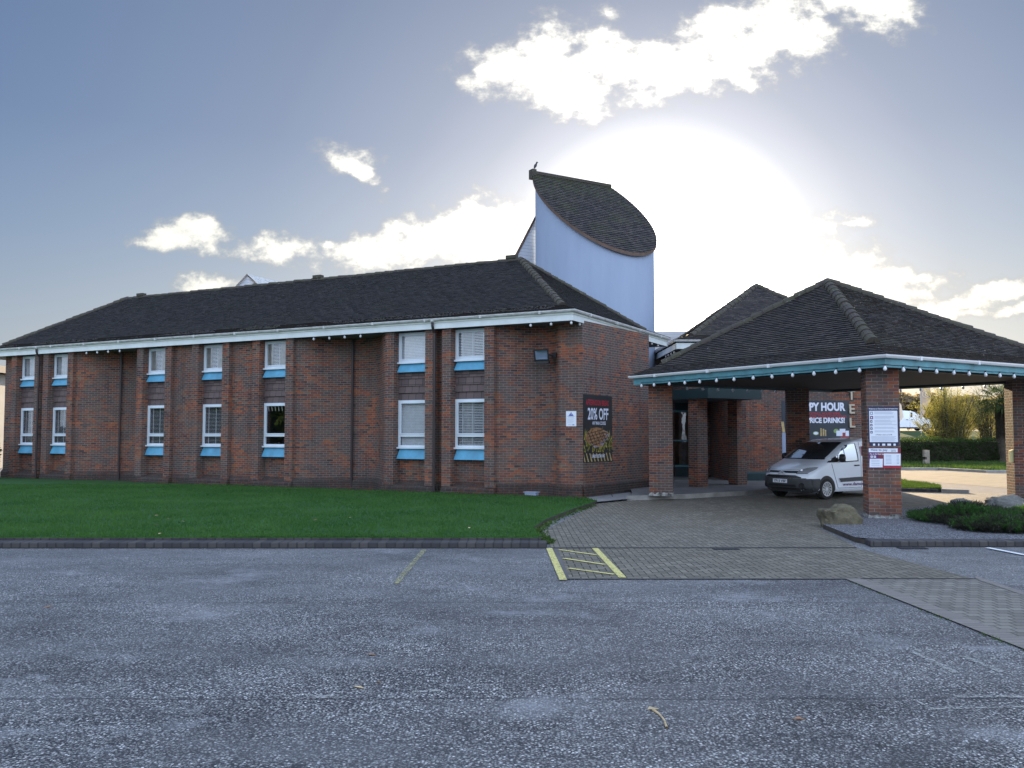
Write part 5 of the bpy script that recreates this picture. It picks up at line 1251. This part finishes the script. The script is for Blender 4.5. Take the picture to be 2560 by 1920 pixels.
    for xa in (0, WB):
        for sd in (1, -1):
            m_ = MB(); n = 26; C_ = V(xa, sd*(Wm+.004), r_); 
            P_ = lambda a, rr, yy: V(xa+rr*math.cos(a), sd*yy, r_+rr*math.sin(a))
            al, ah = -.35, math.pi+.35
            for k in range(n):
                a, b = al+(ah-al)*k/n, al+(ah-al)*(k+1)/n; z_ok = True
                m_.face([V(xa, sd*(Wm+.004), .30), P_(a, .385, ys(xa+.385*math.cos(a), max(.25, r_+.385*math.sin(a)))+.005), P_(b, .385, ys(xa+.385*math.cos(b), max(.25, r_+.385*math.sin(b)))+.005)])
            obj('wheel_arch', m_, 'black_plastic', t)
            m_ = MB(); ax_ = Lf*sd; c3_ = V(xa, sd*(Wm-.19), r_)
            m_.lathe(c3_, [(.20, 0), (.29, .0), (r_, .03), (r_, .175), (.295, .205), (.215, .21), (.205, .19)], 30, axis=ax_); wh = obj('wheel', m_, 'rubber', t)
            m_ = MB(); m_.lathe(c3_, [(.19, .16), (.215, .205), (.205, .185), (.0, .165)], 26, axis=ax_); obj('wheel_disc', m_, 'black_plastic', wh)
            m_ = MB()
            for k in range(12):
                a = k*math.pi/6; 
                q = lambda rr, aa, h: c3_+H_*(rr*math.cos(aa))+UP*(rr*math.sin(aa))+ax_*h
                for s2 in (-.10, .10): m_.face([q(.045, a+s2*.8-.08, .200), q(.045, a+s2*.8+.08, .200), q(.195, a+s2+.055, .206), q(.195, a+s2-.055, .206)])
            m_.lathe(c3_, [(0, .206), (.03, .205), (.05, .197)], 14, axis=ax_); m_.lathe(c3_, [(.192, .207), (.212, .209)], 26, axis=ax_)
            obj('wheel_trim', m_, 'silver', wh)
    m_ = MB(); m_.tube(V(-1.15, 0, 1.70) if not big else V(-1.3, 0, 1.88), V(-1.35, 0, 1.90) if not big else V(-1.4, 0, 2.05), .006*1.2, .004); obj('aerial', m_, 'black_plastic', t)
    # dashboard, seats and plate details seen through the glass
    if not big:
        m_ = MB(); m_.box(V(-.25, 0, 1.06), .45, 1.45, .06, ax=H_, ay=Lf); obj('dashboard', m_, 'black_plastic', t)
        for yy in (.40, -.40):
            m_ = MB(); m_.box(V(-1.25, yy, 1.18), .14, .46, .56, ax=H_, ay=Lf); m_.box(V(-1.28, yy, 1.50), .10, .24, .16, ax=H_, ay=Lf); obj('seat', m_, 'grey_plastic', t)
        m_ = MB(); m_.face([V(xf(.60, 1.24)+.010, .55, 1.235), V(xf(.68, 1.24)+.010, .66, 1.235), V(xf(.68, 1.32)+.010, .66, 1.325), V(xf(.60, 1.32)+.010, .55, 1.325)]); obj('windscreen_sticker', m_, 'paper', t)
        if writing:
            yb = Wm+.004
            text('www.damons.co.uk', .10, 'ink_purple', t, V(-.72, yb, .385), -H_, UP, align='LEFT', width=1.55, bold=.02)
            text("DAMON'S", .27, 'ink_red', t, V(-2.24, yb-.02, 1.28), -H_, UP, width=1.22, bold=.05)
            text("DAMON'S", .26, 'poster_white', t, V(-2.24, yb-.012, 1.285), -H_, UP, width=1.15, bold=.005)
            # name across the bonnet, lying on its slope
            sl_ = (V(.30, 0, 1.01)-V(.62, 0, .925)).normalized(); text("DAMON'S", .13, 'ink_red', t, V(.36, .0, 1.035), Lf, sl_*-1 if sl_.z < 0 else sl_, width=.62, bold=.0)
    return t
van('parked_van', (9.12+.537*-.75*1.0, 26.69+.843*.75, 0), (-.843, -.537), 'white van with black bumper and red lettering parked under the entrance canopy')

# ================================================================ PLANTER
def rock(c, sx, sy, sz, mat, label, seed, rot=0, flat=.0):
    bm = bmesh.new(); bmesh.ops.create_icosphere(bm, subdivisions=5, radius=1)
    mb = MB(); mp = []
    for v_ in bm.verts:
        p = v_.co.copy(); q = Vector((math.copysign(abs(p.x)**.75, p.x), math.copysign(abs(p.y)**.75, p.y), math.copysign(abs(p.z)**.7, p.z)))
        nz = noise.noise(p*1.3+Vector((seed, 0, 0)))*.26+noise.noise(p*3+Vector((0, seed, 0)))*.12+noise.noise(p*8)*.05+noise.noise(p*18)*.022
        q *= 1+nz; st = round(q.z*3+noise.noise(p*2))/3; q.z = max(q.z*.75+st*.25, -.35)
        if flat: q.z += flat*q.x
        x_, y_ = q.x*sx, q.y*sy; mp.append(Vector((c[0]+x_*math.cos(rot)-y_*math.sin(rot), c[1]+x_*math.sin(rot)+y_*math.cos(rot), c[2]+q.z*sz)))
    bm.verts.ensure_lookup_table()
    for f_ in bm.faces: mb.face([mp[v_.index] for v_ in f_.verts])
    bm.free(); o = solo('boulder', mb, mat, label, 'boulder', smooth=True); return o
rock((6.78, 18.75, .10), .40, .34, .36, 'boulder_moss', 'mossy tan boulder on the gravel left of the front canopy pillar', 3.1, .1, -.05)
rock((10.65, 21.7, .10), .33, .24, .25, 'boulder_grey', 'small dark angular boulder behind the junipers beside the paving', 7.7, .3, .12)
rock((12.25, 22.7, .10), .50, .28, .28, 'boulder_grey', 'long pale boulder behind the junipers by the right canopy pillar', 5.2, .12, .05)
mb = MB(); rng = random.Random(2)
for k in range(5): mb.lathe((6.62+rng.uniform(-.3, .5), 17.95+rng.uniform(-.1, .1), .09), [(0, 0), (.05, .005), (.04, .025), (0, .03)], 6)
def shrub(cx, cy, rx, ry, h, n, mat, label, seed, z0=.09, dark=0.):
    rng = random.Random(seed); e = thing('juniper_shrub', (cx, cy, z0), label, 'shrub', 'low spreading junipers in the planter bed')
    mb = MB(); md = MB(); tips = []
    for k in range(int(n/26)):
        a = rng.uniform(0, 6.283); r = math.sqrt(rng.random()); x_, y_ = cx+rx*r*math.cos(a), cy+ry*r*math.sin(a)
        hh = h*(1-r**2.6)*(.72+.5*noise.noise(Vector((x_*1.3, y_*1.3, seed))))+.06; base_ = Vector((x_, y_, z0+max(.03, hh-.12)))
        out_ = Vector((math.cos(a)*r, math.sin(a)*r*.8-.15, rng.uniform(.25, .75))).normalized(); l_ = rng.uniform(.10, .22)
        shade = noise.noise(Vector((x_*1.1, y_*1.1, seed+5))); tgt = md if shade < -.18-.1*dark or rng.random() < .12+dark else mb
        for j in range(26):
            t = rng.random(); b_ = base_+out_*l_*t+Vector((rng.gauss(0, .02), rng.gauss(0, .02), rng.gauss(0, .015)))
            d = (out_+Vector((rng.gauss(0, .6), rng.gauss(0, .6), rng.gauss(0, .45)))).normalized()*rng.uniform(.05, .10); w_ = d.cross(Vector((rng.random(), rng.random(), rng.random()))).normalized()*rng.uniform(.006, .012)
            tgt.face([b_-w_, b_+w_, b_+d], uv=[(0, 0)]*3, r=min(1, max(0, t*.7+rng.uniform(0, .4))))
    obj('foliage', mb, mat, e)
    if md.f: obj('bare_wood', md, 'juniper_dark', e)
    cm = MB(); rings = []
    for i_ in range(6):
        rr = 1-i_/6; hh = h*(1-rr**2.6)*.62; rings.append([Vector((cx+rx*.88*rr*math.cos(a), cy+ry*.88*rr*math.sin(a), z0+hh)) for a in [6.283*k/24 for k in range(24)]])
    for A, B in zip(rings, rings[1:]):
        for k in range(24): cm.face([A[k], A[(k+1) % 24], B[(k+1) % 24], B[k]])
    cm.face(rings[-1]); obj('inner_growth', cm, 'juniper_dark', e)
shrub(9.95, 19.1, 1.35, 1.35, .25, 42000, 'juniper_leaf', 'green juniper mound nearest the front canopy pillar', 1)
shrub(9.55, 17.5, .98, .85, .17, 22000, 'juniper_leaf', 'dark patchy juniper with brown bare wood at the front left of the bed', 2, dark=.30)
shrub(11.05, 17.35, 1.40, 1.05, .27, 42000, 'juniper_leaf', 'spreading green juniper right behind the planter kerb, right of the brown patchy one', 3, dark=.04)
shrub(12.5, 19.2, 1.75, 1.9, .30, 56000, 'juniper_leaf', 'wide green juniper at the right end of the planter, below the long boulder', 4)

# ================================================================ BEYOND THE CANOPY
pl = [(13.0, 30.45), (14.15, 29.95), (15.0, 31.8), (15.3, 35.5), (13.7, 37), (13.0, 36)]
sheet_tri('grass_island', pl, .10, 'verge'); mb = MB(); mb.wall(pl+[pl[0]], 0, .10); struct('island_edge', mb, 'soil')
blades('grass', pl, 14000, .10, .09, 'verge', (13, 15.3, 29.9, 37), seed=15, wd=.010)
kerb([(13.0, 30.35), (14.0, 29.85)], wd=.12, h=.11); kerb([(14.12, 29.82), (14.75, 29.35)], wd=.14, h=.12, mat='concrete_kerb')
kp = [(-10, 50.3), (20, 48.3), (22.6, 48.1), (23.4, 44.8), (27, 44.9), (70, 45.4)]
mb = MB(); mb.sweep([(*p, 0) for p in kp], [(0, 0), (0, .13), (-.15, .14), (-.15, 0)]); struct('kerb', mb, 'concrete_kerb')
vg = [(-10, 50.4), (20, 48.4), (22.8, 48.2), (23.6, 44.95), (70, 45.5), (70, 64), (-10, 64)]
sheet_tri('grass_verge', vg, .12, 'verge'); blades('grass', [(19, 48.6), (22.8, 48.3), (23.6, 45.1), (40, 45.3), (40, 60), (19, 60)], 26000, .12, .16, 'verge', (19, 40, 45, 60), seed=17, wd=.02)
# rising bank with the upper road
mb = MB(); prof = [(60, .12), (66, .5), (74, 1.7), (80, 2.15), (84, 2.2), (300, 3.0)]
for (ya, za), (yb, zb) in zip(prof, prof[1:]): mb.face([(-80, ya, za), (300, ya, za), (300, yb, zb), (-80, yb, zb)])
struct('grass_bank', mb, 'verge')
mb = MB(); mb.face([(-80, 84.2, 2.22), (300, 84.2, 2.22), (300, 92, 2.26), (-80, 92, 2.26)]); struct('upper_road', mb, 'mid_road')
# hedge
def leafcloud(mb, n, sampler, size, rng, lean=.6):
    for k in range(n):
        p, r = sampler(rng); d = Vector((rng.gauss(0, 1), rng.gauss(0, 1), rng.gauss(0, lean))).normalized()*size*rng.uniform(.6, 1.3); w_ = d.orthogonal().normalized()*d.length*.55
        if rng.random() < .5: w_ = w_.cross(d).normalized()*w_.length
        mb.face([p-d, p+w_, p+d, p-w_], uv=[(0, 0)]*4, r=r)
rng = random.Random(31); mb = MB()
def hs_(rng):
    x_ = rng.uniform(18, 44); s_ = rng.random(); top = 1.52+.16*noise.noise(Vector((x_*.8, 0, 0)))+.06*noise.noise(Vector((x_*4, 0, 2)))
    if s_ < .62: z_ = rng.uniform(.1, top); y_ = 57.0+.2*noise.noise(Vector((x_*1.2, z_*2, 1)))+rng.gauss(0, .08)
    else: z_ = top+rng.gauss(0, .07); y_ = rng.uniform(57, 58.6)
    return Vector((x_, y_, z_)), min(1, max(0, .15+.5*(z_/1.6)**4+rng.uniform(0, .35)))
leafcloud(mb, 30000, hs_, .055, rng)
hd_ = thing('clipped_hedge', (30, 57.8, 0), 'long dark clipped hedge behind the far grass verge', 'hedge'); obj('foliage', mb, 'hedge_leaf', hd_)
mb = MB(); mb.box((31, 57.9, .74), 26, 1.5, 1.36); obj('inner_growth', mb, 'soil', hd_)
# timber post with a notch
mb = MB(); mb.prism([(24.12, 53.0), (24.42, 53.0), (24.42, 53.25), (24.12, 53.25)], .1, .42); mb.prism([(24.26, 53.0), (24.42, 53.0), (24.42, 53.25), (24.26, 53.25)], .42, .58); mb.prism([(24.12, 53.0), (24.42, 53.0), (24.42, 53.25), (24.12, 53.25)], .58, .98)
solo('timber_post', mb, 'post_wood', 'short weathered timber post with a notch, standing on the verge in front of the hedge', 'post')
# willowy bush
def willow(name, cx, cy, z0, w_, h, stems, leaves, label, seed, cat='bush'):
    rng = random.Random(seed); e = thing(name, (cx, cy, z0), label, cat); mb = MB(); tw_ = []
    for k in range(stems):
        a = rng.uniform(-1, 1); b_ = Vector((cx+a*w_*.22, cy+rng.uniform(-.5, .5), z0)); t_ = Vector((cx+a*w_*rng.uniform(.35, .62), cy+rng.uniform(-1.2, 1.2), z0+h*rng.uniform(.55, 1.05)*(1-.35*abs(a)**2)))
        mid = (b_+t_)/2+Vector((a*-.2, 0, h*.08)); r = rng.uniform(.02, .05); mb.path_tube([b_, mid, t_], [r, r*.6, r*.15], 5)
        for j in range(14):
            f_ = rng.uniform(.25, 1); p = b_.lerp(mid, f_*2) if f_ < .5 else mid.lerp(t_, f_*2-1); q = p+Vector((rng.gauss(0, .35)+a*.2, rng.gauss(0, .35), rng.uniform(.2, .8))); mb.tube(p, q, .010, .003, 3, False); tw_.append((p, q))
    obj('stems', mb, 'bark', e); mb = MB()
    def smp(rng): p, q = rng.choice(tw_); v_ = p.lerp(q, rng.uniform(.1, 1.15))+Vector((rng.gauss(0, .07), rng.gauss(0, .07), rng.gauss(0, .07))); return v_, min(1, max(0, (v_.z-z0)/h*.7+rng.uniform(-.1, .35)))
    leafcloud(mb, leaves, smp, .034, rng, 1.2); obj('foliage', mb, 'willow_leaf', e); return e
willow('willow_bush', 30.1, 62.5, .1, 4.0, 5.3, 100, 30000, 'yellow green leafy bush beyond the hedge, left of the palm', 41)
willow('thin_bush', 33.6, 63.5, .1, 3.2, 5.2, 60, 7000, 'thin bare twiggy bush beyond the hedge, behind the palm', 43)
# palm
pm = thing('fan_palm', (30.3, 56.0, .1), 'dark fan palm with drooping fronds in front of the hedge', 'palm tree'); rng = random.Random(9); mb = MB(); pts = []; rs = []
for k in range(16): z_ = .1+k*.245; pts.append(Vector((30.3+.05*math.sin(k), 56.0, z_))); rs.append(.20+.05*(k > 9)+rng.uniform(-.02, .02)+(.07 if k == 0 else 0))
mb.path_tube(pts, rs, 10)
for k in range(900):
    z_ = rng.uniform(1.8, 3.8); a = rng.uniform(0, 6.28); p = Vector((30.3+math.cos(a)*.24, 56+math.sin(a)*.24, z_)); mb.face([p, p+Vector((math.cos(a)*.06-.02, math.sin(a)*.06, -.02)), p+Vector((math.cos(a)*.12, math.sin(a)*.12, -rng.uniform(.15, .5)))], uv=[(0, 0)]*3)
obj('trunk', mb, 'palm_trunk', pm)
for k in range(46):
    a = k*2.399; el = R(rng.uniform(-42, 72)); L1 = rng.uniform(.75, 1.05); d = Vector((math.cos(a)*math.cos(el), math.sin(a)*math.cos(el), math.sin(el))); c_ = Vector((30.3, 56, 4.05))+d*L1
    mb = MB(); mb.tube(Vector((30.3, 56, 3.95)), c_, .022, .012, 4, False); sd_ = d.cross(UP).normalized(); un = sd_.cross(d).normalized()
    for j in range(22):
        f_ = R(-105+210*j/21+rng.uniform(-4, 4)); dr = (d*math.cos(f_)+sd_*math.sin(f_)).normalized(); l_ = rng.uniform(.65, .85)*(.75+.25*math.cos(f_)); w2 = dr.cross(un).normalized()*.022
        m1 = c_+dr*l_*.6+un*.02; tp = c_+dr*l_+Vector((0, 0, -rng.uniform(.10, .30))); mb.face([c_, m1+w2, m1-w2], uv=[(0, 0)]*3, r=rng.random()); mb.face([m1-w2, m1+w2, tp], uv=[(0, 0)]*3, r=rng.random())
    obj('frond', mb, 'palm_leaf', pm)
# feather flags
def flag(x_, y_, z0, w_, h, mat, label, logo, lean=0.):
    e = thing('feather_flag', (x_, y_, z0), label, 'flag', 'feather flags beside the upper road'); mb = MB(); mb.tube((x_, y_, z0), (x_, y_, z0+h*.98), .03, .02, 6); obj('pole', mb, 'silver', e)
    mb = MB(); n = 16; lf, rt = [], []
    for k in range(n+1):
        t = k/n; z_ = z0+h*(.18+.82*t); ww = w_*(min(1, .05+t*3.0) if t < .33 else 1)*(1-max(0, (t-.72)/.28)**2.2); lf.append(Vector((x_+lean*t, y_+.04*math.sin(t*7), z_))); rt.append(Vector((x_+lean*t+ww, y_-.05*math.sin(t*6), z_+(.08 if t > .9 else 0))))
    for k in range(n): mb.face([lf[k], rt[k], rt[k+1], lf[k+1]])
    obj('sail', mb, mat, e)
    if logo:
        m_ = MB(); zc = z0+h*.52; R0 = w_*.36
        for k in range(20):
            a, b = k*.31416, (k+1)*.31416; P_ = lambda r, t: Vector((x_+w_*.5+r*math.cos(t), y_-.07, zc+r*math.sin(t))); m_.face([P_(R0*.82, a), P_(R0, a), P_(R0, b), P_(R0*.82, b)])
        m_.face([(x_+w_*.42, y_-.07, zc-R0*.5), (x_+w_*.52, y_-.07, zc-R0*.5), (x_+w_*.52, y_-.07, zc+R0*.5), (x_+w_*.42, y_-.07, zc+R0*.5)]); m_.face([(x_+w_*.52, y_-.07, zc+R0*.5), (x_+w_*.72, y_-.07, zc+R0*.3), (x_+w_*.52, y_-.07, zc)]); obj('emblem', m_, 'flag_white', e)
flag(33.9, 75, 2.0, .85, 6.2, 'flag_cloth', 'tall peach feather flag with a round white emblem, left of the willow bush', True)
flag(33.1, 78, 2.1, .75, 2.9, 'flag_white', 'small pale feather flag behind the distant white van', False, -.3)
# distant van on the upper road
van('distant_van', (38.9, 86.0, 2.22), (1, 0), 'plain white panel van on the raised road beyond the hedge', writing=False, big=True)
# far woodland
def wood(name, x0, x1, y0, y1, z0, h, n, sz, mat, seed, par=None):
    rng = random.Random(seed); mb = MB()
    for k in range(n):
        f_ = rng.random(); x_, y_ = x0+(x1-x0)*f_, y0+(y1-y0)*f_; x_ += rng.gauss(0, 2.5); top = h*(.72+.35*noise.noise(Vector((x_*.06, y_*.06, seed)))+.25*noise.noise(Vector((x_*.25, y_*.25, seed))))
        p = Vector((x_, y_+rng.gauss(0, 2.5), z0+top*math.sqrt(rng.random()))); d = Vector((rng.gauss(0, 1), rng.gauss(0, 1), rng.gauss(0, .7))).normalized()*sz; w_ = d.orthogonal().normalized()*sz*.6
        mb.face([p-d, p+w_, p+d, p-w_], uv=[(0, 0)]*4, r=rng.random())
    return tag(obj(name, mb, mat), kind='stuff')
wood('distant_trees', 55, 135, 190, 185, 2.5, 9.5, 26000, .55, 'far_tree', 51)
wood('distant_trees', -62, -48, -45, 26, 0, 7.0, 42000, .40, 'hedge_leaf', 53)
# ================================================================ LEFT NEIGHBOUR
nb = thing('neighbour_building', (-33, 52, 0), 'cream low building with grey roof just showing at the left edge', 'building')
mb = MB(); nbp = [(-40, 50), (-29.2, 50), (-29.2, 58), (-40, 58)]; mb.prism(nbp, 0, 5.3); obj('wall', mb, 'house_cream', nb)
mb = MB(); mb.prism([(-41, 49.4), (-28.6, 49.4), (-28.6, 59), (-41, 59)], 5.35, 5.75); obj('roof', mb, 'slate_roof', nb)
mb = MB(); mb.prism([(-40.2, 49.8), (-29.1, 49.8), (-29.1, 50.2), (-40.2, 50.2)], 2.6, 3.5); obj('band', mb, 'slate_roof', nb)
for k, x_ in enumerate((-29.75, -30.9, -32.1)):
    for za, zb in ((3.7, 4.9), (.8, 2.4)):
        mb = MB(); mb.box((x_, 49.97, (za+zb)/2), .85, .08, zb-za); w1 = obj('window', mb, 'frame_white', nb); mb = MB(); mb.box((x_, 49.94, (za+zb)/2), .70, .06, zb-za-.15); obj('pane', mb, 'van_side_glass', w1)
sh = thing('corner_bush', (-19.9, 36.5, 0), 'dark evergreen bush at the far left corner of the brick wing', 'bush'); mb = MB(); rng = random.Random(3)
def sm(rng):
    a = rng.uniform(0, 6.28); b_ = rng.uniform(-1.2, 1.5); r = rng.random()**.3; return Vector((-22.15+1.2*r*math.cos(a)*math.cos(b_), 36.9+1.1*r*math.sin(a)*math.cos(b_), 1.15+1.15*r*math.sin(b_))), rng.random()
leafcloud(mb, 5000, sm, .07, rng); obj('foliage', mb, 'hedge_leaf', sh); mb = MB(); mb.tube((-22.15, 36.9, 0), (-22.15, 36.9, 1.5), .06, .03); obj('trunk', mb, 'bark', sh)

# ================================================================ SMALL THINGS ON THE ASPHALT
c_ = [gp(1632, 1776), gp(1648, 1788), gp(1660, 1802), gp(1667, 1822)]
mb = MB(); mb.path_tube([p+Vector((0, 0, .008)) for p in c_], [.011, .006, .006, .009], 6); mb.face([c_[0]+Vector((-.02, .05, .012)), c_[0]+Vector((-.04, -.01, .01)), c_[0]+Vector((.03, -.02, .016)), c_[0]+Vector((.05, .01, .012))])
solo('dry_stalk', mb, 'stalk', 'pale curved dry stalk lying on the asphalt in the foreground', 'stalk')
mb = MB(); a, b = gp(1980, 1800), gp(2016, 1804); mb.face([a+Vector((0, 0, .008)), (a+b)/2+Vector((0, -.02, .02)), b+Vector((0, 0, .012)), (a+b)/2+Vector((0, .02, .024))]); solo('fallen_leaf', mb, 'leaf_dry', 'narrow brown leaf lying on the asphalt near the dry stalk', 'leaf')

rng = random.Random(77)
for k in range(14):
    if k < 9: x_, y_, z_ = rng.uniform(-8, 1), rng.uniform(15.9, 20), .15
    else: x_, y_, z_ = rng.uniform(-6, 3), rng.uniform(6, 15), .006
    a = rng.uniform(0, 6.28); l_ = rng.uniform(.03, .06); d = Vector((math.cos(a), math.sin(a), .1))*l_; n_ = Vector((-math.sin(a), math.cos(a), .3))*l_*.5; c = Vector((x_, y_, z_))
    mb = MB(); mb.face([c-d, c+n_, c+d, c-n_+Vector((0, 0, .012))])
    solo('fallen_leaf', mb, 'leaf_dry' if k % 2 else 'stalk', 'small pale dry leaf lying on the lawn' if k < 9 else 'small dry leaf lying on the open asphalt', 'leaf', 'scattered fallen leaves on the lawn' if k < 9 else 'scattered fallen leaves on the asphalt')
